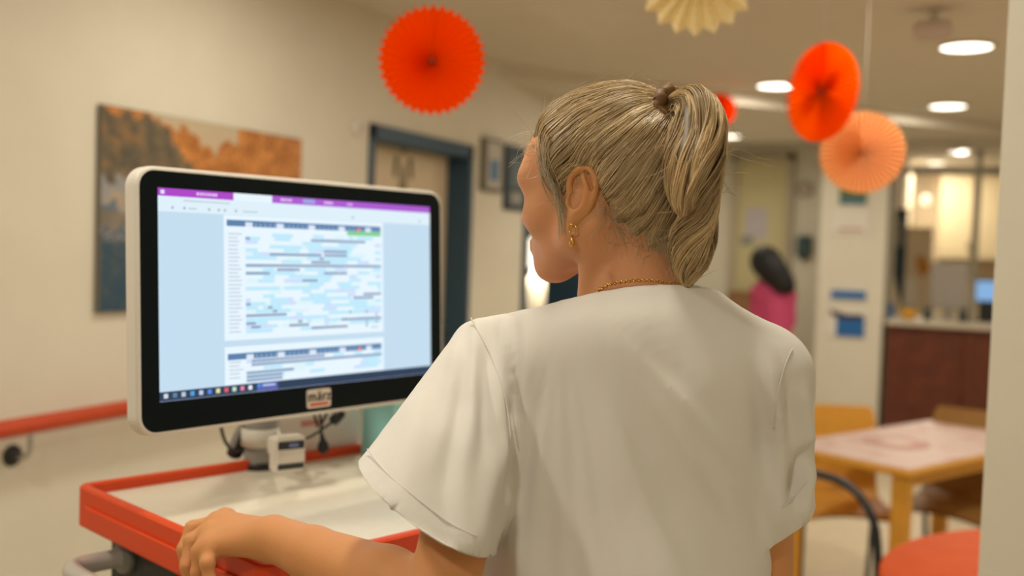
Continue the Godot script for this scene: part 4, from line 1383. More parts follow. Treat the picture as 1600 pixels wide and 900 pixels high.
func make_chair(label: String, xf: Transform3D, wood: Material, arms: bool) -> void:
	var t := thing("dining_chair", label, "chair", xf, "plywood chairs at the dining table")
	# side profile of the moulded shell, facing +z
	var prof := curve_pts([Vector3(0, 0.83, -0.235), Vector3(0, 0.70, -0.215), Vector3(0, 0.56, -0.19), Vector3(0, 0.475, -0.16), Vector3(0, 0.445, -0.08), Vector3(0, 0.445, 0.1), Vector3(0, 0.43, 0.2)], 24)
	var st := begin(true)
	var cols := 8
	var n := prof.size()
	for face in [0.0, 0.012]:
		for i in n - 1:
			for k in cols:
				var q := []
				for e in [[i, k], [i + 1, k], [i + 1, k + 1], [i, k + 1]]:
					var u: float = float(e[1]) / cols * 2.0 - 1.0
					var p: Vector3 = prof[e[0]]
					var en := minf(1.0, minf(e[0], n - 1 - e[0]) / 3.0)
					var wd: float = 0.2 * (0.86 + 0.14 * sqrt(en))
					var tv: Vector3 = (prof[mini(e[0] + 1, n - 1)] - prof[maxi(e[0] - 1, 0)]).normalized()
					var nn := Vector3(0, tv.z, -tv.y) * -1.0
					q.append(Vector3(u * wd, p.y, p.z) + nn * (-face) + nn * 0.02 * u * u)
				quad(st, q[0], q[1], q[2], q[3], (Vector3(0, 1, 1) if face == 0.0 else Vector3(0, -1, -1)))
	put("shell", done(st), wood, t)
	for s in [-1.0, 1.0]:
		var x: float = s * 0.2
		if arms:
			put("arm_frame", tube_mesh(curve_pts([Vector3(x, 0.0, -0.25), Vector3(x, 0.45, -0.25), Vector3(x, 0.66, -0.24), Vector3(x, 0.71, -0.18), Vector3(x, 0.72, -0.05), Vector3(x, 0.705, 0.1), Vector3(x, 0.62, 0.2), Vector3(x, 0.45, 0.235), Vector3(x, 0.0, 0.25)], 40), 0.015, 10), M.tube, t)
		else:
			put("leg", tube_mesh(curve_pts([Vector3(x, 0.0, 0.2), Vector3(x * 0.95, 0.40, 0.16), Vector3(x * 0.9, 0.425, 0.12), Vector3(x * 0.9, 0.425, -0.05)], 20), 0.011, 10), M.tube, t)
			put("leg", tube_mesh(curve_pts([Vector3(x, 0.0, -0.26), Vector3(x * 0.95, 0.40, -0.17), Vector3(x * 0.9, 0.425, -0.1), Vector3(x * 0.9, 0.425, 0.0)], 20), 0.011, 10), M.tube, t)
	put("crossbar", tube_mesh([Vector3(-0.19, 0.42, 0.1), Vector3(0.19, 0.42, 0.1)], 0.01, 8), M.tube, t)

func chair_xf(p: Vector3, face: Vector3) -> Transform3D:
	var z := Vector3(face.x, 0, face.z).normalized()
	return Transform3D(Basis(Vector3.UP.cross(z), Vector3.UP, z), Vector3(p.x, 0, p.z))

func build_tables() -> void:
	var N := on_y(1420, 735, 0.75)
	var u := lv_dir(51.0)
	var v := lv_dir(-39.0)
	var W := 1.25
	var D := 0.56
	var t := thing("dining_table", "rectangular yellow wood table with a pinkish patterned top", "table", Transform3D(Basis(u, Vector3.UP, -v), Vector3(N.x, 0, N.z)))
	var tc := mat(Color.WHITE, 0.45)
	tc.albedo_texture = noise_tex(0.02, srgb(178, 138, 130), srgb(198, 180, 170), 256, FastNoiseLite.TYPE_SIMPLEX_SMOOTH, 5, 8)
	tc.uv1_triplanar = true
	tc.uv1_scale = Vector3.ONE * 1.4
	put("top", box_mesh(Vector3(W - 0.012, 0.022, D - 0.012), 0.004, Vector3(W / 2, 0.741, -D / 2)), tc, t)
	put("edge_band", box_mesh(Vector3(W, 0.028, D), 0.005, Vector3(W / 2, 0.733, -D / 2)), M.yellow_wood, t)
	for x in [0.05, W - 0.05]:
		for z in [-0.05, -D + 0.05]:
			put("leg", box_mesh(Vector3(0.06, 0.72, 0.06), 0.008, Vector3(x, 0.36, z)), M.yellow_wood, t)
	for z in [-0.05, -D + 0.05]:
		put("apron", box_mesh(Vector3(W - 0.16, 0.05, 0.02), 0.003, Vector3(W / 2, 0.695, z)), M.yellow_wood, t)
	# small paper napkins and a bowl on the table
	var bp := on_y(1400, 692, 0.752)
	var nap := thing("flower_print_mat", "pink flower printed place mat on the patterned table", "place mat", at(bp, 0.6))
	put("mat", lathe_mesh([Vector2(0, 0.003), Vector2(0.13, 0.003), Vector2(0.132, 0.0), Vector2(0, 0.0)], 28), mat(srgb(190, 150, 142), 0.7), nap)
	put("centre", lathe_mesh([Vector2(0, 0.0045), Vector2(0.06, 0.0045), Vector2(0.062, 0.003)], 24), mat(srgb(206, 186, 174), 0.7), nap)
	var cam_l := lv_dir(180)
	var pa := on_y(1318, 760, 0.5)
	var A := cam_pos + (pa - cam_pos) * 1.0
	A = P(1322, 600, 4.38)
	make_chair("bright yellow plywood chair behind the patterned table, facing the pillar side", chair_xf(A, lv_dir(184)), M.yellow_wood, false)
	var C := P(1502, 600, 4.42)
	make_chair("olive brown plywood chair tucked under the far end of the table", chair_xf(C, lv_dir(222)), noisy(srgb(150, 112, 58), srgb(164, 124, 66), 0.5, 0.04, 2.0), false)
	var f0 := P(1370, 800, 3.48)
	var wx := chair_xf(f0 - u * 0.29 + v * 0.22, -v)
	var wf := thing("walking_frame", "black bent tube walking frame standing at the end of the yellow table", "walking frame", wx)
	for s in [-1.0, 1.0]:
		var x: float = s * 0.29
		put("side_frame", tube_mesh(curve_pts([Vector3(x, 0.0, -0.25), Vector3(x, 0.45, -0.25), Vector3(x, 0.66, -0.24), Vector3(x, 0.71, -0.18), Vector3(x, 0.72, -0.05), Vector3(x, 0.705, 0.1), Vector3(x, 0.62, 0.2), Vector3(x, 0.45, 0.235), Vector3(x, 0.0, 0.25)], 40), 0.015, 10), M.tube, wf)
	put("crossbar", tube_mesh([Vector3(-0.29, 0.22, -0.25), Vector3(0.29, 0.22, -0.25)], 0.012, 8), M.tube, wf)
	put("crossbar", tube_mesh([Vector3(-0.29, 0.12, -0.25), Vector3(0.29, 0.12, -0.25)], 0.012, 8), M.tube, wf)
	# round orange table beyond the pillar
	var b := Basis(Vector3.UP, YAW)
	var oc := cam_pos + b.x * 1.57 - b.z * 2.33
	var o := thing("round_table", "round orange topped table partly hidden by the white pillar", "table", at(Vector3(oc.x, 0, oc.z)))
	var om := noisy(srgb(206, 80, 0), srgb(188, 68, 0), 0.6, 0.03, 1.0)
	om.metallic_specular = 0.3
	put("top", lathe_mesh([Vector2(0, 0.72), Vector2(0.652, 0.72), Vector2(0.66, 0.714), Vector2(0.66, 0.698), Vector2(0.65, 0.69), Vector2(0, 0.69)], 64), om, o)
	put("column", lathe_mesh([Vector2(0.035, 0.69), Vector2(0.035, 0.05)], 20), M.steel, o)
	put("foot", lathe_mesh([Vector2(0, 0.05), Vector2(0.1, 0.045), Vector2(0.26, 0.02), Vector2(0.27, 0.0), Vector2(0, 0)], 32), M.steel, o)
# ---------------------------------------------------------------- the nurse
var Tb := Transform3D()
func L(px: float, py: float, z: float) -> Vector3:
	return Tb.affine_inverse() * P(px, py, z)

func line_el(az: float) -> float:            # hairline: lowest elevation of the hair at an angle from the front, degrees
	var k := [[0, 27], [20, 26], [38, 22], [52, 13], [60, 2], [65, -13], [69, -23], [74, -23], [79, -5], [85, 4], [100, 1], [107, -14], [114, -30], [124, -40], [140, -44], [180, -46]]
	for i in k.size() - 1:
		if az <= k[i + 1][0]:
			return lerpf(k[i][1], k[i + 1][1], (az - k[i][0]) / float(k[i + 1][0] - k[i][0]))
	return -46.0

func face_field() -> Field:
	var f := Field.new()
	f.ell(Vector3(0, 0.036, 0.0), Vector3(0.071, 0.088, 0.093), 0.02)
	f.ell(Vector3(0, 0.040, -0.051), Vector3(0.063, 0.058, 0.053), 0.02)
	f.ell(Vector3(0, -0.016, -0.047), Vector3(0.054, 0.060, 0.041), 0.02)
	for s in [-1.0, 1.0]:
		f.ell(Vector3(s * 0.043, -0.016, -0.063), Vector3(0.017, 0.016, 0.018), 0.028)
		f.cap(Vector3(s * 0.051, -0.035, -0.010), Vector3(s * 0.014, -0.073, -0.066), 0.014, 0.013, 0.024)
		f.cap(Vector3(s * 0.054, 0.0, 0.0), Vector3(s * 0.052, -0.04, -0.01), 0.016, 0.015, 0.02)
		f.cap(Vector3(s * 0.014, 0.028, -0.0935), Vector3(s * 0.047, 0.027, -0.080), 0.009, 0.009, 0.022)
	f.ell(Vector3(0, -0.076, -0.072), Vector3(0.019, 0.013, 0.014), 0.02)
	f.ell(Vector3(0, -0.048, -0.071), Vector3(0.027, 0.024, 0.020), 0.018)
	for s in [-1.0, 1.0]:
		f.ell(Vector3(s * 0.031, 0.010, -0.103), Vector3(0.017, 0.012, 0.014), 0.014, 1)
	f.cap(Vector3(0, 0.020, -0.092), Vector3(0, -0.014, -0.108), 0.007, 0.009, 0.012)
	for s in [-1.0, 1.0]:
		f.ell(Vector3(s * 0.010, -0.019, -0.102), Vector3(0.008, 0.007, 0.009), 0.006)
		f.cap(Vector3(s * 0.018, 0.019, -0.0865), Vector3(s * 0.044, 0.017, -0.077), 0.0045, 0.004, 0.006)       # upper lid
		f.cap(Vector3(s * 0.019, 0.004, -0.0855), Vector3(s * 0.043, 0.006, -0.077), 0.004, 0.004, 0.006)
	f.cap(Vector3(-0.018, -0.046, -0.0885), Vector3(0.018, -0.046, -0.0885), 0.0035, 0.0035, 0.006)
	f.cap(Vector3(-0.016, -0.054, -0.0875), Vector3(0.016, -0.054, -0.0875), 0.0045, 0.0045, 0.006)
	f.cap(Vector3(-0.020, -0.0500, -0.096), Vector3(0.020, -0.0500, -0.096), 0.002, 0.002, 0.004, 1)
	return f

func ear_soup(hx: Transform3D, s: float, skin: Soup) -> void:
	var f := Field.new()
	# u back, v up (millimetres), w out of the head
	var E := func(u: float, v: float, w: float) -> Vector3:
		return Vector3(s * (0.068 + (w + -0.02 * (u + 14.0)) * 0.001), v * 0.001 + 0.002, 0.004 + (u + v * 0.12) * 0.001)
	var hel := curve_pts([E.call(-6, 2, 2.0), E.call(-12, 8, 4), E.call(-14, 20, 5), E.call(-8, 31, 5), E.call(3, 34.5, 4), E.call(13, 29, 3), E.call(17.5, 17, 2), E.call(16, 2, 2), E.call(10, -12, 1.5), E.call(3, -20, 2)], 26)
	f.cap(E.call(-2, 12, -8), E.call(-2, -8, -8), 0.007, 0.007, 0.006)
	for i in hel.size() - 1:
		f.cap(hel[i], hel[i + 1], 0.0033, 0.0033, 0.003)
	f.cap(E.call(0, 22, -1), E.call(3, -6, -1), 0.011, 0.010, 0.006).flat = 1.6
	f.prims[-1].flat_dir = Vector3(s * 0.985, 0, -0.17).normalized()
	f.cap(E.call(7, 14, -1.5), E.call(7, 0, -1.5), 0.009, 0.008, 0.006).flat = 1.8
	f.prims[-1].flat_dir = Vector3(s * 0.985, 0, -0.17).normalized()
	var anti := curve_pts([E.call(2, 25, 3), E.call(8, 16, 3), E.call(9, 4, 3), E.call(5, -9, 3), E.call(-2, -14, 3)], 14)
	for i in anti.size() - 1:
		f.cap(anti[i], anti[i + 1], 0.003, 0.003, 0.005)
	f.ell(E.call(-3, -22, 1), Vector3(0.0055, 0.009, 0.0075), 0.006)
	f.ell(E.call(-13, -1, 3), Vector3(0.004, 0.006, 0.004), 0.004)
	f.cap(E.call(-10, -8, 0), E.call(-5, -16, 0), 0.005, 0.006, 0.006)
	f.ell(E.call(-4, -1, 3.5), Vector3(0.0085, 0.0095, 0.0072), 0.0025, 1)
	f.ell(E.call(-4, 16, 4.5), Vector3(0.0055, 0.009, 0.006), 0.0025, 1)
	f.cap(E.call(5, 29, 4.5), E.call(14, 12, 4.0), 0.0026, 0.0024, 0.0025, 1)
	var so := Soup.new()
	shape(f, 0.0016, so)
	merge(skin, so, hx)

func merge(to: Soup, from: Soup, xf: Transform3D) -> void:
	var o := to.v.size()
	for q in from.v.size():
		to.v.append(xf * from.v[q])
		to.n.append(xf.basis * from.n[q])
	for q in from.i: to.i.append(q + o)

var NO := Vector3(0, 0.03, 0.005)
var hair_R := PackedFloat32Array()
const AZ := 96
const EL := 60

func hr(dir: Vector3) -> float:              # hair surface radius in a direction from NO (head axes)
	var az := atan2(dir.x, -dir.z)
	var el := rad_to_deg(asin(clampf(dir.y, -1, 1)))
	var u := fposmod(az / TAU, 1.0) * AZ
	var v := clampf((el + 80.0) / 170.0 * (EL - 1), 0, EL - 1.001)
	var i := int(u) % AZ
	var i2 := (i + 1) % AZ
	var j := int(v)
	var a := lerpf(hair_R[j * AZ + i], hair_R[j * AZ + i2], u - floorf(u))
	var b := lerpf(hair_R[(j + 1) * AZ + i], hair_R[(j + 1) * AZ + i2], u - floorf(u))
	return lerpf(a, b, v - j)

func dir_of(az: float, el: float) -> Vector3:
	return Vector3(sin(az) * cos(el), sin(el), -cos(az) * cos(el))

func build_hair(hx: Transform3D, head: Field, parent: Node, tie: Vector3) -> void:
	var g := RandomNumberGenerator.new()
	g.seed = 21
	var nz := FastNoiseLite.new()
	nz.seed = 5
	nz.frequency = 1.0
	hair_R.resize(AZ * EL)
	var tdir := (tie - NO).normalized()
	var list := head.prims
	var inside := PackedFloat32Array()
	inside.resize(AZ * EL)
	for j in EL:
		for i in AZ:
			var az := TAU * i / AZ
			var el := -80.0 + 170.0 * j / (EL - 1)
			var d := dir_of(az, deg_to_rad(el))
			var r := 0.15
			for q in 12:
				var e := head.ev(NO + d * r, list)
				r -= e * 0.8
				if absf(e) < 0.0004: break
			var aa := absf(rad_to_deg(wrapf(az, -PI, PI)))
			var m := el - line_el(aa)
			inside[j * AZ + i] = m
			var th := 0.0125 * smoothstep(-2.0, 26.0, m) + 0.004 * smoothstep(0.6, 0.98, d.dot(tdir))
			if m < 0.0: th = -0.005 * smoothstep(0.0, 7.0, -m)
			th += 0.0016 * nz.get_noise_3dv(d * 3.0) * smoothstep(4.0, 20.0, m)
			hair_R[j * AZ + i] = r + th
	# cap under the strands
	var cap := Soup.new()
	for j in EL:
		for i in AZ:
			var d := dir_of(TAU * i / AZ, deg_to_rad(-80.0 + 170.0 * j / (EL - 1)))
			cap.v.append(hx * (NO + d * (hair_R[j * AZ + i] - 0.002)))
			cap.c.append(Color(0.15, 0.105, 0.058))
	for j in EL - 1:
		for i in AZ:
			var i2 := (i + 1) % AZ
			if maxf(maxf(inside[j * AZ + i], inside[j * AZ + i2]), maxf(inside[(j + 1) * AZ + i], inside[(j + 1) * AZ + i2])) < -3.0: continue
			var a := j * AZ + i
			var b := j * AZ + i2
			var c := (j + 1) * AZ + i2
			var e := (j + 1) * AZ + i
			cap.i.append_array([a, b, c, a, c, e])
	cap.smooth_normals()
	var hm := mat(Color.WHITE, 0.36)
	hm.vertex_color_use_as_albedo = true
	var hair := put("hair", cap.mesh(), hm, parent)
	# brushed strands towards the hair tie
	var so := Soup.new()
	var made := 0
	while made < 6000:
		var az := g.randf_range(-PI, PI)
		var el := asin(g.randf_range(-0.85, 1.0))
		var m := rad_to_deg(el) - line_el(absf(rad_to_deg(az)))
		if m < 0.0: continue
		if made % 2 == 0:                          # half of them start at the hairline
			el = deg_to_rad(line_el(absf(rad_to_deg(az))) + g.randf_range(-1.0, 4.0))
		made += 1
		var d0 := dir_of(az, el)
		if d0.dot(tdir) > 0.985: continue
		var ang := acos(clampf(d0.dot(tdir), -1, 1))
		var axis := d0.cross(tdir).normalized()
		var n := 12 + int(ang * 5.0)
		var off := g.randf_range(-0.0005, 0.0028)
		var sway := g.randf_range(-0.05, 0.05)
		var pts := []
		var jit := Vector3(g.randfn(), g.randfn(), g.randfn()) * 0.006
		for q in n + 1:
			var u := float(q) / n
			var dd := d0.rotated(axis, ang * u)
			dd = (dd + axis * sway * sin(u * PI) * (0.6 + 0.4 * sin(az * 9.0))).normalized()
			var r := hr(dd) + off * smoothstep(0.0, 0.12, u) + 0.0012 * sin(u * 9.0 + az * 23.0) - 0.003 * (1.0 - smoothstep(0.0, 0.1, u))
			var p := NO + dd * r
			p = p.lerp(tie + jit, smoothstep(0.80, 1.0, u))
			pts.append(hx * p)
		var lock := 0.5 + 0.5 * nz.get_noise_3dv(d0 * 7.0) + g.randf_range(-0.25, 0.25)
		var col := Color(0.17, 0.108, 0.05).lerp(Color(0.86, 0.655, 0.385), clampf(lock, 0, 1))
		so.strand(pts, g.randf_range(0.00032, 0.0006), 0.0004, col)
	# loose wisps round the hairline and crown
	for q in 420:
		var az := g.randf_range(-PI, PI)
		var m := g.randf_range(-3.0, 3.0)
		var kind := g.randf()
		var el := deg_to_rad(line_el(absf(rad_to_deg(az))) + m)
		if kind < 0.4:
			el = deg_to_rad(g.randf_range(20, 88))
		var d0 := dir_of(az, el)
		var pts := []
		var dirv := Vector3(g.randfn(), g.randfn() - 0.25, g.randfn()).normalized()
		if kind < 0.4: dirv = (d0.cross(tdir).cross(d0).normalized() * 1.0 + d0 * 0.10 + dirv * 0.25).normalized()
		var len := g.randf_range(0.015, 0.045)
		var curl := Vector3(g.randfn(), g.randfn(), g.randfn()).normalized()
		var r0 := hr(d0) - 0.001
		for k in 9:
			var u := k / 8.0
			var p := NO + d0 * (r0 + (0.004 if kind < 0.4 else 0.007) * u) + dirv * len * u + curl * 0.006 * sin(u * 4.0)
			var rel := p - NO
			if rel.length() < hr(rel.normalized()) + 0.001: p = NO + rel.normalized() * (hr(rel.normalized()) + 0.0015)
			pts.append(hx * p)
		so.strand(pts, 0.00028, 0.00012, Color(0.5, 0.39, 0.24).lerp(Color(0.66, 0.54, 0.36), g.randf()))
	# fine locks falling before each ear and below the nape
	for s in [-1.0, 1.0]:
		for q in 90:
			var az: float = s * deg_to_rad(g.randf_range(48, 68))
			var a1: float = s * deg_to_rad(g.randf_range(66, 79))
			var e0 := deg_to_rad(g.randf_range(0, 26))
			var e1 := deg_to_rad(g.randf_range(-46, -26))
			var pts := []
			var bow := g.randf_range(-0.10, 0.16)
			for k in 12:
				var u := k / 11.0
				var dd := dir_of(lerpf(az, a1, u) - s * bow * sin(u * PI), lerpf(e0, e1, u))
				pts.append(hx * (NO + dd * (maxf(hr(dd), 0.05) + 0.006 + 0.002 * sin(u * 6.0 + q))))
			so.strand(pts, 0.0004, 0.00015, Color(0.34, 0.25, 0.145).lerp(Color(0.62, 0.5, 0.33), g.randf()))
	for q in 120:
		var az := g.randf_range(1.9, 4.4)
		var d0 := dir_of(az, deg_to_rad(line_el(absf(rad_to_deg(wrapf(az, -PI, PI)))) + g.randf_range(0, 8)))
		var p0 := NO + d0 * (hr(d0) + 0.001)
		var out := Vector3(d0.x, 0, d0.z).normalized()
		var len := g.randf_range(0.012, 0.042)
		var sd := g.randf_range(-0.4, 0.4)
		var pts := []
		for k in 10:
			var u := k / 9.0
			var lat := out.cross(Vector3.UP)
			pts.append(hx * (p0 + Vector3(0, -len * u, 0) + out * (0.004 * u + 0.004 * sin(u * 5.0 + q)) + lat * (sd * len * u + 0.003 * sin(u * 7.0 + q * 2.0))))
		so.strand(pts, 0.0003, 0.00012, Color(0.30, 0.22, 0.125).lerp(Color(0.6, 0.46, 0.29), g.randf()))
	put("strands", so.mesh(), hm, hair)
	# ponytail
	var pt := Soup.new()
	var ctrl := []
	for q in [[1044, 172, 1.125], [1068, 160, 1.105], [1090, 172, 1.085], [1095, 215, 1.075], [1090, 262, 1.07], [1091, 305, 1.07], [1094, 340, 1.072], [1082, 378, 1.075], [1076, 420, 1.078], [1074, 448, 1.078]]:
		ctrl.append(L(q[0], q[1], q[2]))
	var n := 36
	var cen := curve_pts(ctrl, n)
	var rad_c := curve_pts([0.009, 0.0135, 0.025, 0.0300, 0.0320, 0.0270, 0.0200, 0.0215, 0.0165, 0.004], n)
	var frames := []
	var prev := Vector3(1, 0, 0)
	for q in n + 1:
		var t: Vector3 = (cen[mini(q + 1, n)] - cen[maxi(q - 1, 0)]).normalized()
		var f := ring_frame(t, prev)
		prev = f[0]
		frames.append(f)
	var core := Soup.new()
	for q in n + 1:
		for k in 16:
			var a := TAU * k / 16
			core.v.append(cen[q] + (frames[q][0] * cos(a) + frames[q][1] * sin(a)) * rad_c[q] * 0.86)
			core.c.append(Color(0.14, 0.095, 0.05))
			if q > 0:
				var b := core.v.size() - 1
				var k2 := b - k + (k + 1) % 16
				core.i.append_array([b - 16, b, k2, b - 16, k2, k2 - 16])
	core.smooth_normals()
	for s in 2600:
		var a0 := g.randf_range(0, TAU)
		var rho := sqrt(g.randf_range(0.72, 1.12))
		var q0 := 0 if g.randf() < 0.75 else g.randi_range(0, 12)
		var q1 := n - int(pow(g.randf(), 2.0) * 12.0)
		var tw := 1.6 + 0.5 * sin(a0 * 2.0) + g.randf_range(-0.25, 0.25)
		var wav := g.randf_range(0.0, TAU)
		var pts := []
		for q in range(q0, q1 + 1):
			var u := float(q) / n
			var a := a0 + tw * u * u * 2.2 + 0.20 * sin(u * 8.0 + floorf(a0 * 2.2) * 1.7)
			var lump := 1.0 + 0.17 * sin(a0 * 3.0 + u * 9.0) + 0.05 * sin(u * 15.0 + wav)
			pts.append(cen[q] + (frames[q][0] * cos(a) + frames[q][1] * sin(a)) * rad_c[q] * rho * lump * 0.93)
		if pts.size() < 4: continue
		var lock := 0.5 + 0.5 * sin(a0 * 5.0 + 1.0) * 0.7 + g.randf_range(-0.3, 0.3)
		pt.strand(pts, g.randf_range(0.00035, 0.0007), 0.0003, Color(0.20, 0.128, 0.06).lerp(Color(0.84, 0.62, 0.345), clampf(lock, 0, 1)))
	for s in 70:
		var q0 := g.randi_range(2, n - 6)
		var a := g.randf_range(0, TAU)
		var o: Vector3 = frames[q0][0] * cos(a) + frames[q0][1] * sin(a)
		var pts := []
		var len := g.randf_range(0.02, 0.05)
		var cd := Vector3(g.randfn(), -0.8 + g.randfn() * 0.6, g.randfn()).normalized()
		for k in 8:
			var u := k / 7.0
			pts.append(cen[q0] + o * (rad_c[q0] * 0.95 + 0.016 * u) + cd * len * u + o.cross(cd) * 0.008 * sin(u * 5.0))
		pt.strand(pts, 0.00028, 0.00012, Color(0.62, 0.49, 0.3))
	var po := put("ponytail", core.mesh(), hm, parent)
	put("strands", pt.mesh(), hm, po)
	# scrunchie: a ruffled ring with a metal bead
	var ring := []
	var rr := []
	var tax: Vector3 = ((hx * (tie + tdir * 0.02)).lerp(ctrl[1], 0.5) - hx * tie).normalized()
	var fr := ring_frame(tax, Vector3.UP)
	var cpos: Vector3 = ctrl[0].lerp(ctrl[1], 0.25)
	tax = (ctrl[1] - ctrl[0]).normalized()
	fr = ring_frame(tax, Vector3.UP)
	for k in 41:
		var a := TAU * k / 40
		ring.append(cpos + (fr[0] * cos(a) + fr[1] * sin(a)) * (0.0188 + 0.0012 * sin(a * 9.0)) + tax * 0.0016 * sin(a * 7.0))
		rr.append(0.0076 + 0.0010 * sin(a * 13.0))
	var ht := put("hair_tie", tube_mesh(ring, rr, 10, false), noisy(srgb(70, 46, 22), srgb(150, 108, 58), 0.6, 0.2, 20.0), parent)
	put("bead", lathe_mesh([Vector2(0, 0.005), Vector2(0.0036, 0.0036), Vector2(0.005, 0), Vector2(0.0036, -0.0036), Vector2(0, -0.005)], 12, true, at(L(1031, 157, 1.115))), mat(srgb(230, 190, 110), 0.2, 1.0), ht)

func build_person() -> void:

	var foot := P(985, 600, 1.16)
	Tb = Transform3D(Basis(Vector3.UP, YAW), Vector3(foot.x, 0, foot.z))
	var me := thing("person", "person with a blonde ponytail in a white short-sleeved tunic, hand on the cart", "person", Tb)
	var skin := Soup.new()
	# head
	var ps := deg_to_rad(56.0)
	var hx := Transform3D(Basis(Vector3(cos(ps), 0, -sin(ps)), Vector3.UP, Vector3(sin(ps), 0, cos(ps))), L(949, 320, 1.18))
	var face := face_field()
	var head := face_field()
	var hi := hx.affine_inverse()
	var nb := hi * L(992, 500, 1.165)
	head.cap(Vector3(0, -0.03, 0.024), nb, 0.045, 0.054, 0.028)
	head.cap(Vector3(0, -0.045, 0.045), hi * L(1040, 520, 1.12), 0.034, 0.045, 0.04)
	head.cap(Vector3(-0.056, -0.025, 0.018), hi * L(914, 482, 1.17), 0.012, 0.010, 0.016)
	head.cap(Vector3(0.056, -0.025, 0.018), hi * L(990, 490, 1.24), 0.013, 0.012, 0.022)
	var hs := Soup.new()
	shape(head, 0.0032, hs)
	merge(skin, hs, hx)
	var n_head := skin.v.size()
	ear_soup(hx, -1.0, skin)
	ear_soup(hx, 1.0, skin)
	# joints
	var SL := L(772, 566, 1.20)
	var EL_ := L(686, 950, 1.055)
	var WL := L(432, 842, 1.225)
	var SR := L(1186, 600, 1.095)
	var ER := L(1180, 960, 1.115)
	# left arm and hand
	var arm := Field.new()
	arm.chain([SL + Vector3(0, -0.01, 0), SL.lerp(EL_, 0.5), EL_], [0.036, 0.038, 0.037], 0.03)
	arm.chain([EL_, EL_.lerp(WL, 0.3), EL_.lerp(WL, 0.75), WL], [0.041, 0.0415, 0.0315, 0.027], 0.008)
	var fing := [[[352, 812, 1.325], [301, 826, 1.315], [287, 858, 1.30], [291, 890, 1.295]], [[340, 818, 1.295], [300, 846, 1.275], [292, 884, 1.262], [299, 918, 1.262]],
		[[331, 836, 1.268], [312, 864, 1.245], [308, 895, 1.238], [316, 926, 1.245]], [[331, 854, 1.245], [324, 880, 1.225], [327, 905, 1.222], [337, 926, 1.23]]]
	var rads := [[0.0115, 0.0095, 0.0085, 0.0072], [0.0118, 0.0098, 0.0087, 0.0074], [0.0115, 0.0092, 0.0082, 0.007], [0.0108, 0.0084, 0.0075, 0.0066]]
	for q in 4:
		var j := []
		for e in fing[q]: j.append(L(e[0], e[1], e[2]))
		var root: Vector3 = WL.lerp(j[0], 0.12) + (j[0] - WL).cross(Vector3.UP).normalized() * (1.5 - q) * 0.003
		arm.cap(root, j[0], 0.0145, 0.0125, 0.020)
		arm.cap(j[0], j[1], rads[q][0], rads[q][1], 0.007)
		arm.cap(j[1], j[2], rads[q][1], rads[q][2], 0.004)
		arm.cap(j[2], j[3], rads[q][2], rads[q][3], 0.004)
		arm.ell(j[0] + Vector3(0, 0.001, 0), Vector3.ONE * 0.0122, 0.010)
		arm.ell(j[1], Vector3.ONE * (rads[q][1] + 0.0006), 0.004)
	var t0 := L(408, 832, 1.26)
	arm.chain([t0, L(385, 828, 1.33), L(362, 822, 1.365), L(345, 822, 1.385)], [0.014, 0.013, 0.0105, 0.0085], 0.012)
	var as_ := Soup.new()
	shape(arm, 0.0036, as_)
	merge(skin, as_, Transform3D())
	# trunk, right arm and legs under the clothes
	var spine := L(985, 700, 1.15)
	var hip := Vector3(L(972, 930, 1.14).x, 0.92, L(972, 930, 1.14).z)
	var body := Field.new()
	body.cap(L(880, 600, 1.19), L(865, 930, 1.18), 0.06, 0.06, 0.12)
	body.cap(L(1085, 620, 1.11), L(1050, 930, 1.11), 0.055, 0.05, 0.10)
	body.cap(L(992, 500, 1.165), L(985, 620, 1.15), 0.05, 0.06, 0.05)
	body.cap(SL, L(992, 570, 1.16), 0.032, 0.05, 0.05)
	body.cap(SR, L(992, 570, 1.16), 0.032, 0.05, 0.05)
	body.cap(SL, SL.lerp(EL_, 0.6), 0.034, 0.032, 0.03)
	body.cap(SR, ER, 0.036, 0.041, 0.03)
	body.chain([ER, ER + Vector3(-0.08, -0.03, -0.2), ER + Vector3(-0.10, 0.0, -0.27)], [0.036, 0.025, 0.02], 0.02)
	for q in 4:
		var k := ER + Vector3(-0.115 + 0.02 * q, 0.012, -0.32)
		body.chain([ER + Vector3(-0.10, 0.0, -0.27), k, k + Vector3(0, 0.0, -0.035), k + Vector3(0, -0.02, -0.05)], [0.018, 0.011, 0.009, 0.008], 0.01)
	body.chain([ER + Vector3(-0.12, 0.0, -0.28), ER + Vector3(-0.15, 0.0, -0.31), ER + Vector3(-0.15, -0.005, -0.345)], [0.014, 0.011, 0.009], 0.01)
	body.cap(spine, hip, 0.08, 0.1, 0.08)
	var bs := Soup.new()
	shape(body, 0.009, bs)
	merge(skin, bs, Transform3D())
	# skin tones
	var nz := FastNoiseLite.new()
	nz.seed = 2
	nz.frequency = 9.0
	var lips := Color(0.46, 0.16, 0.125)
	for q in skin.v.size():
		var c := Color(0.62, 0.295, 0.12)
		var n := nz.get_noise_3dv(skin.v[q] * 4.0)
		c = c.lerp(Color(0.66, 0.275, 0.125), clampf(0.35 + n, 0, 1) * 0.5)
		if q < n_head:
			var h := hi * skin.v[q]
			if absf(h.x) < 0.022 and h.y < -0.042 and h.y > -0.060 and h.z < -0.085: c = c.lerp(lips, 0.75)
			c = c.lerp(Color(0.68, 0.34, 0.22), 0.4)
		skin.c.append(c)
	var sm := mat(Color.WHITE, 0.6)
	sm.metallic_specular = 0.35
	sm.vertex_color_use_as_albedo = true
	sm.subsurf_scatter_enabled = true
	sm.subsurf_scatter_strength = 0.12
	put("body", skin.mesh(), sm, me)
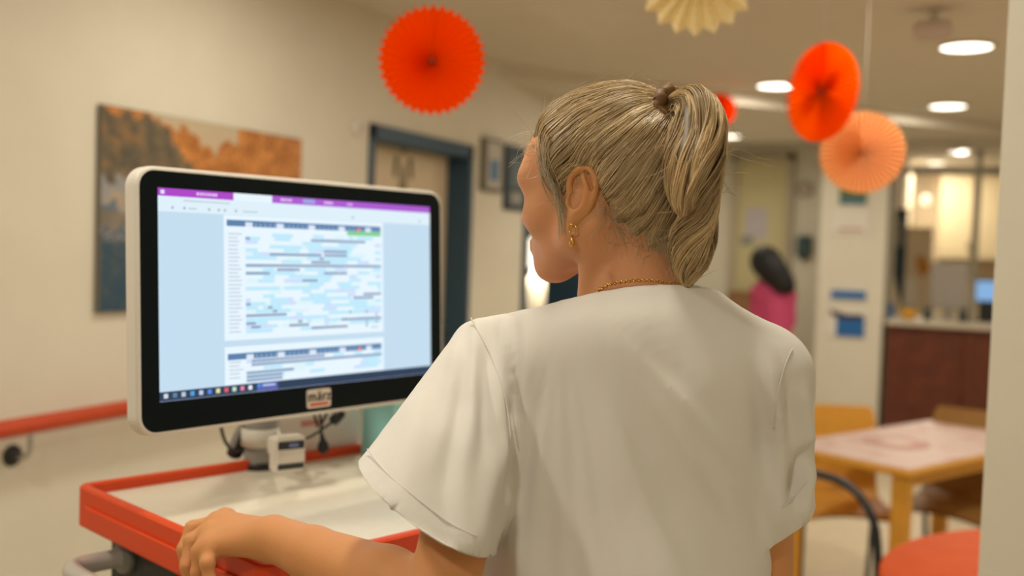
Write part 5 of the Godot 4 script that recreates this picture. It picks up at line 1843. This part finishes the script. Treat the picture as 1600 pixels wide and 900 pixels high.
	# eyes
	for s in [-1.0, 1.0]:
		var eb := put("eyeball", lathe_mesh([Vector2(0, 0.0118), Vector2(0.0059, 0.0102), Vector2(0.0102, 0.0059), Vector2(0.0118, 0), Vector2(0.0102, -0.0059), Vector2(0.0059, -0.0102), Vector2(0, -0.0118)], 20), mat(srgb(225, 220, 214), 0.2), me, hx * at(Vector3(s * 0.031, 0.0105, -0.0775)))
		put("iris", lathe_mesh([Vector2(0, 0.0122), Vector2(0.0036, 0.0117), Vector2(0.0056, 0.0104)], 16), mat(srgb(70, 88, 92), 0.2), eb, Transform3D(Basis(Vector3.RIGHT, -PI / 2 - 0.15), Vector3.ZERO))
		var br := Soup.new()
		var g := RandomNumberGenerator.new()
		g.seed = 4
		for q in 70:
			var u := g.randf()
			var p := Vector3(s * lerpf(0.014, 0.05, u), 0.030 + 0.006 * sin(u * 2.4) + g.randf_range(-0.002, 0.002), -0.1015 + 0.026 * u * u + 0.002)
			var l := 0.006
			br.strand([hx * p, hx * (p + Vector3(s * l * 0.5, 0.001, -0.0005 + 0.002 * u)), hx * (p + Vector3(s * l, 0.0008, 0.001 + 0.005 * u))], 0.0003, 0.0001, Color(0.2, 0.13, 0.07))
		for q in 26:
			var u := q / 25.0
			var p := Vector3(s * lerpf(0.020, 0.045, u), 0.0155 - 0.003 * absf(u - 0.5), -0.0905 + 0.010 * u)
			br.strand([hx * p, hx * (p + Vector3(s * 0.002, -0.0015, -0.004)), hx * (p + Vector3(s * 0.0045, 0.0005, -0.0085))], 0.00035, 0.0001, Color(0.1, 0.07, 0.05))
		var hm := mat(Color.WHITE, 0.6)
		hm.vertex_color_use_as_albedo = true
		put("eyebrow", br.mesh(), hm, me)
	build_hair(hx, head, me, Vector3(0, 0.106, 0.074))
	# earrings: hoop and drop below each lobe
	var gold := mat(srgb(222, 176, 92), 0.25, 1.0)
	for s in [-1.0, 1.0]:
		var lobe := hx * Vector3(s * 0.0765, -0.030, 0.000)
		var er := []
		for k in 17:
			var a := TAU * k / 16
			er.append(lobe + hx.basis * Vector3(0, cos(a) * 0.005, sin(a) * 0.005))
		var eo := put("earring", tube_mesh(er, 0.0009, 8, false), gold, me)
		put("drop", lathe_mesh([Vector2(0, 0.006), Vector2(0.0022, 0.002), Vector2(0.0035, -0.003), Vector2(0.002, -0.007), Vector2(0, -0.008)], 10, true, at(lobe + Vector3(0, -0.0125, 0))), gold, eo)
	build_tunic(me, SL, SR, EL_, ER)
	# chain necklace: small links round the back of the neck
	var nk := Field.new()
	var links := begin(true)
	var top := [L(925, 462, 1.145), L(948, 447, 1.112), L(975, 441, 1.094), L(1005, 439, 1.086), L(1035, 441, 1.086), L(1060, 446, 1.094), L(1085, 456, 1.112)]
	var np := curve_pts(top, 46)
	for k in np.size() - 1:
		var a: Vector3 = np[k]
		var b: Vector3 = np[k + 1]
		var up := Vector3(0, 0.0013, 0) if k % 2 == 0 else Vector3(0, 0, 0.0013)
		add_tube(links, [a, a.lerp(b, 0.5) + up, b], [0.0011, 0.0018, 0.0011], 6)
	put("necklace", done(links), gold, me)
	# trousers and shoes
	var tr := Field.new()
	for s in [-1.0, 1.0]:
		var h2 := hip + Vector3(s * 0.085, 0.0, -s * 0.03)
		var kn := Vector3(h2.x + s * 0.01, 0.50, h2.z - 0.01)
		var an := Vector3(h2.x + s * 0.015, 0.10, h2.z + 0.01)
		tr.chain([h2, kn, an], [0.098, 0.068, 0.062], 0.04)
		var sf := Field.new()
		sf.cap(an + Vector3(0, -0.05, 0.03), an + Vector3(-0.05, -0.06, -0.15), 0.042, 0.038, 0.02)
		sf.plane(Vector3(0, 0.0, 0), Vector3.DOWN)
		var ss := Soup.new()
		shape(sf, 0.008, ss)
		var sho := put("shoe", ss.mesh(), mat(srgb(225, 224, 220), 0.5), me)
	tr.cap(hip + Vector3(-0.07, 0.06, 0), hip + Vector3(0.07, 0.06, 0), 0.10, 0.10, 0.06)
	var ts := Soup.new()
	shape(tr, 0.012, ts)
	put("trousers", ts.mesh(), M.cloth, me)

func build_tunic(me: Node, SL: Vector3, SR: Vector3, EL_: Vector3, ER: Vector3) -> void:
	M.cloth = mat(srgb(222, 219, 214), 0.9)
	M.cloth.uv1_triplanar = true
	M.cloth.uv1_scale = Vector3.ONE * 9.0
	M.cloth.rim_enabled = true
	M.cloth.rim = 0.2
	var f := Field.new()
	# trunk
	var bot := 0.80
	var lb := L(868, 930, 1.19)
	var rb := L(1066, 930, 1.10)
	f.cap(L(872, 600, 1.19), lb, 0.078, 0.080, 0.10)
	f.cap(L(1100, 622, 1.10), rb, 0.072, 0.066, 0.11)
	f.cap(L(990, 560, 1.14), L(975, 930, 1.13), 0.08, 0.080, 0.09)
	f.cap(lb, Vector3(lb.x - 0.005, bot, lb.z), 0.080, 0.098, 0.08)
	f.cap(rb, Vector3(rb.x + 0.005, bot, rb.z), 0.074, 0.095, 0.08)
	# shoulders and collar
	f.cap(L(945, 524, 1.15), L(778, 556, 1.20), 0.052, 0.049, 0.05)
	f.cap(L(1062, 524, 1.12), L(1184, 588, 1.09), 0.053, 0.053, 0.045)
	f.cap(L(1000, 520, 1.14), L(1000, 455, 1.15), 0.078, 0.064, 0.045)
	# left sleeve, loose and flaring
	var h_l := L(668, 800, 1.095)
	f.cap(L(770, 562, 1.195), L(770, 562, 1.195).lerp(L(650, 812, 1.085), 1.3), 0.054, 0.0969, 0.016)
	f.cap(L(782, 590, 1.18), SL.lerp(EL_, 0.78) + Vector3(-0.006, 0, 0), 0.052, 0.049, 0.018)
	# right sleeve, hanging
	f.cap(L(1190, 592, 1.09), L(1206, 840, 1.10), 0.054, 0.046, 0.016)
	# openings
	f.plane(L(1020, 449, 1.09), Vector3(-0.10, 1.0, -0.30), 0.004)
	f.cap(L(998, 530, 1.165), L(996, 400, 1.165), 0.058, 0.058, 0.004, 1)
	f.plane(Vector3(0, bot, 0), Vector3.DOWN)
	var so := Soup.new()
	# hems are cut with planes that reach only their own sleeve
	var nl := Vector3(-0.53, -0.85, 0.03).normalized()
	var nr := Vector3(0.55, -0.83, 0.0).normalized()
	var bb := ball(f, 0.015)
	var hem := HemField.new()
	hem.prims = f.prims
	hem.lp = L(657, 782, 1.09)
	hem.ln = nl
	hem.la = L(770, 562, 1.195)
	hem.lb = L(650, 812, 1.085)
	hem.rp = L(1245, 798, 1.10)
	hem.rn = nr
	hem.ra_ = L(1190, 592, 1.09)
	hem.rb_ = L(1206, 840, 1.10)
	hem.armpit = L(800, 745, 1.15)
	hem.body_x_l = L(800, 800, 1.12).x
	hem.body_x_r = L(1214, 822, 1.08).x
	nets(hem, 0.0046, so, bb.position, bb.end)
	so.relax(4, 0.5)
	for i in so.v.size():                          # sharpen the hem edges: on the cut and on the outside of the sleeve
		for h in [[hem.lp, nl, true], [hem.rp, nr, false]]:
			var p := so.v[i]
			if (p.x > 0.0) == h[2]: continue
			var pl: float = (p - h[0]).dot(h[1])
			if absf(pl) > 0.007 or hem.trunk_at(p) < 0.004: continue
			var e := hem.outside(p)
			if absf(e) > 0.0065: continue
			for t in 3:
				var g := Vector3(hem.outside(p + Vector3(0.001, 0, 0)) - e, hem.outside(p + Vector3(0, 0.001, 0)) - e, hem.outside(p + Vector3(0, 0, 0.001)) - e).normalized()
				p -= g * e
				p -= h[1] * (p - h[0]).dot(h[1])
				e = hem.outside(p)
			so.v[i] = p
	so.smooth_normals()
	# folds of the cloth: ridges (+) and valleys (-), from pixel pairs on the back, width and depth in millimetres
	var folds := []
	for q in [[798, 500, 806, 640, 9, -4.5], [788, 500, 786, 640, 10, 3.0], [806, 630, 796, 760, 7, -4.0], [822, 540, 816, 760, 14, 2.5], [772, 510, 772, 640, 9, -2.5],
		[742, 520, 736, 690, 8, 3.0], [730, 530, 712, 700, 7, -1.8], [752, 540, 764, 720, 8, -2.4], [718, 545, 690, 690, 9, 2.0], [768, 580, 788, 740, 8, 3.0], [700, 600, 690, 800, 14, -1.8], [722, 660, 735, 840, 11, 2.5], [660, 640, 630, 760, 16, 1.8], [705, 700, 716, 840, 9, -2.0], [762, 700, 752, 850, 9, 2.0],
		[1175, 560, 1215, 720, 10, 3.5], [1160, 580, 1190, 760, 9, -3.5], [1200, 600, 1222, 740, 8, -3.5], [1228, 600, 1246, 690, 8, 3.0], [1186, 700, 1196, 810, 10, 3.5], [1240, 690, 1216, 760, 7, -4.0], [1250, 720, 1236, 790, 8, 3.0],
		[805, 780, 800, 890, 12, 3.0]]:
		var big := 1.3 if q[0] > 835 else 1.0
		folds.append([L(q[0], q[1], 1.10), L(q[2], q[3], 1.10), q[4] * 0.0011, q[5] * 0.0022 * big])
	var nz := FastNoiseLite.new()
	nz.seed = 12
	nz.frequency = 7.0
	var nf := FastNoiseLite.new()
	nf.seed = 31
	nf.frequency = 1.0
	nf.fractal_octaves = 1
	var apex := L(880, 440, 1.10)
	for i in so.v.size():
		var p := so.v[i]
		var w := smoothstep(-0.05, 0.35, so.n[i].z)
		var s := 0.0
		if w > 0.0:
			for q in folds:
				var a: Vector3 = q[0]
				var ab: Vector3 = q[1] - a
				var ap := p - a
				var t := (ap.x * ab.x + ap.y * ab.y) / (ab.x * ab.x + ab.y * ab.y)
				if t < -0.25 or t > 1.25: continue
				var dx := ap.x - ab.x * t
				var dy := ap.y - ab.y * t
				var dd: float = sqrt(dx * dx + dy * dy) / q[2]
				if dd > 2.6: continue
				s += q[3] * exp(-dd * dd) * smoothstep(-0.25, 0.2, t) * (1.0 - smoothstep(0.75, 1.25, t))
			# long folds fanning down across the back from below the left shoulder
			var r := p - apex
			var rad := Vector2(r.x, r.y).length()
			var th := atan2(r.x, -r.y)
			var fan := smoothstep(0.06, 0.24, rad) * smoothstep(-0.45, -0.2, th) * (1.0 - smoothstep(0.75, 1.05, th))
			s += fan * (0.0068 * nf.get_noise_2d(th * 3.2, rad * 0.9) + 0.0036 * nf.get_noise_2d(th * 8.0 + 9.0, rad * 1.4))
		s = s * w + 0.0012 * nz.get_noise_3dv(p * Vector3(2.0, 0.7, 2.0))
		so.v[i] = p + so.n[i] * s
	so.smooth_normals()
	var tunic := put("tunic", so.mesh(), M.cloth, me)
	# seams and hem stitching, laid on the cloth
	for path in [[[736, 497], [748, 520], [762, 545], [775, 575], [786, 610], [794, 650], [798, 690]], [[574, 702], [605, 740], [650, 778], [700, 816], [745, 838]], [[1262, 752], [1243, 774], [1222, 793]], [[1238, 545], [1225, 575], [1214, 620], [1208, 670]]]:
		var pts := []
		for q in curve_pts(path.map(func(e): return Vector2(e[0], e[1])), 22):
			var o := Tb.affine_inverse() * cam_pos
			var r := (L(q.x, q.y, 1.1) - o).normalized()
			var best := 1e9
			var hit := Vector3.ZERO
			for i in range(0, so.v.size()):
				var w := so.v[i] - o
				if so.n[i].z < 0.15: continue
				var along := w.dot(r)
				var off := (w - r * along).length_squared()
				if off > 0.00008: continue
				if off + along * 0.002 < best:
					best = off + along * 0.002
					hit = o + r * along + so.n[i] * 0.0002
			if best < 1e8: pts.append(hit)
		if pts.size() > 6:
			for t in 2:
				var sm2 := [pts[0]]
				for i in range(1, pts.size() - 1): sm2.append((pts[i - 1] + pts[i] * 2.0 + pts[i + 1]) / 4.0)
				sm2.append(pts[-1])
				pts = sm2
			put("stitching", tube_mesh(pts, 0.0007, 6), M.cloth, tunic)

class HemField extends Field:
	var lp := Vector3()
	var ln := Vector3()
	var la := Vector3()
	var lb := Vector3()
	var rp := Vector3()
	var rn := Vector3()
	var ra_ := Vector3()
	var rb_ := Vector3()
	var armpit := Vector3()
	var body_x_l := 0.0
	var body_x_r := 0.0
	func sleeve_cut(p: Vector3, d: float, a: Vector3, b: Vector3, r0: float, r1: float, hp: Vector3, hn: Vector3, trunk: float) -> float:
		# beyond the hem plane only the trunk stays; before it the sleeve is hollow near its opening
		var pl := (p - hp).dot(hn)
		if pl < -0.06: return d
		var ba := b - a
		var t := clampf((p - a).dot(ba) / ba.length_squared(), 0.0, 1.3)
		var inner := (p - a - ba * t).length() - (r0 + (r1 - r0) * t) + 0.018
		var cut := maxf(d, pl)
		cut = maxf(cut, -maxf(inner, -pl - 0.03))
		return minf(cut, maxf(trunk, d))
	func outside(p: Vector3) -> float:
		return super.ev(p, prims)
	func trunk_at(p: Vector3) -> float:
		var d := 1e3
		for k in 5:
			var q: Prim = prims[k]
			var e := one(q, p)
			var h := maxf(q.k - absf(d - e), 0.0) / q.k
			d = minf(d, e) - h * h * q.k * 0.25
		return d
	func ev(p: Vector3, list: Array) -> float:
		var d := super.ev(p, list)
		if d > 0.03: return d
		if p.x < body_x_l + 0.12 and (p - lp).dot(ln) > -0.06:
			return sleeve_cut(p, d, la, lb, 0.054, 0.087, lp, ln, trunk_at(p))
		if p.x > body_x_r - 0.12 and (p - rp).dot(rn) > -0.06:
			return sleeve_cut(p, d, ra_, rb_, 0.054, 0.046, rp, rn, trunk_at(p))
		return d

# ---------------------------------------------------------------- the person at the far door
func build_far_person() -> void:
	var gp := P(1206, 500, 8.0)
	var X := Transform3D(Basis(Vector3.UP, YAW), Vector3(gp.x, 0, gp.z))
	var t := thing("person", "far off person with long black hair in a pink top at the door", "person", X)
	var K := func(px: float, py: float, dz := 0.0) -> Vector3: return X.affine_inverse() * P(px, py, 8.0 + dz)
	var hd: Vector3 = K.call(1194, 410, -0.02)
	var nk: Vector3 = K.call(1204, 446)
	var sl: Vector3 = K.call(1186, 460)
	var sr: Vector3 = K.call(1230, 462)
	var hip: Vector3 = K.call(1212, 565)
	var b := Field.new()
	b.ell(hd, Vector3(0.075, 0.105, 0.09), 0.03)
	b.cap(hd, nk, 0.05, 0.05, 0.04)
	b.cap(sl, sr, 0.06, 0.06, 0.05)
	b.cap(nk, hip, 0.1, 0.12, 0.06)
	for s in [-1.0, 1.0]:
		var sh: Vector3 = sl if s < 0 else sr
		var el := sh + Vector3(s * 0.02, -0.27, 0.0)
		var wr := el + Vector3(-0.12, -0.06, -0.2)
		b.chain([sh, el, wr], [0.045, 0.038, 0.026], 0.03)
		b.cap(wr, wr + Vector3(-0.03, 0.0, -0.07), 0.026, 0.018, 0.02)
		for q in 4: b.cap(wr + Vector3(-0.03, 0.0, -0.07), wr + Vector3(-0.06 + 0.02 * q, -0.01, -0.15), 0.012, 0.008, 0.008)
		b.cap(wr, wr + Vector3(s * 0.03, 0.0, -0.08), 0.014, 0.01, 0.01)
		var h2 := hip + Vector3(s * 0.085, 0, 0)
		b.chain([h2, Vector3(h2.x, 0.48, h2.z), Vector3(h2.x, 0.08, h2.z + 0.02)], [0.09, 0.06, 0.045], 0.03)
		b.cap(Vector3(h2.x, 0.045, h2.z + 0.03), Vector3(h2.x - 0.03, 0.04, h2.z - 0.15), 0.04, 0.035, 0.02)
	b.ell(hd + Vector3(-0.05, -0.01, -0.09), Vector3(0.02, 0.02, 0.03), 0.02)
	var so := Soup.new()
	shape(b, 0.016, so)
	put("body", so.mesh(), mat(srgb(190, 140, 108), 0.6), t)
	var h := Field.new()
	h.ell(hd + Vector3(0.0, 0.01, 0.02), Vector3(0.115, 0.125, 0.115), 0.03)
	h.cap(hd + Vector3(0.03, -0.02, 0.06), K.call(1220, 440, -0.08), 0.105, 0.105, 0.05)
	h.cap(K.call(1208, 425, -0.08), K.call(1234, 450, -0.09), 0.10, 0.04, 0.04)
	var hs := Soup.new()
	shape(h, 0.012, hs)
	put("hair", hs.mesh(), mat(srgb(12, 14, 17), 0.6), t)
	var c := Field.new()
	c.cap(sl, sr, 0.075, 0.075, 0.05)
	c.cap(nk + Vector3(0, -0.04, 0), hip, 0.115, 0.15, 0.06)
	c.cap(sl, sl + Vector3(-0.015, -0.2, 0), 0.06, 0.062, 0.03)
	c.cap(sr, sr + Vector3(0.015, -0.2, 0), 0.06, 0.062, 0.03)
	var cs := Soup.new()
	shape(c, 0.014, cs)
	put("top", cs.mesh(), mat(srgb(186, 66, 108), 0.8), t)
	var tr := Field.new()
	for s in [-1.0, 1.0]:
		var h2 := hip + Vector3(s * 0.085, -0.02, 0)
		tr.chain([h2, Vector3(h2.x, 0.48, h2.z), Vector3(h2.x, 0.12, h2.z + 0.02)], [0.105, 0.075, 0.06], 0.03)
	var tz := Soup.new()
	shape(tr, 0.016, tz)
	put("trousers", tz.mesh(), mat(srgb(64, 66, 80), 0.8), t)
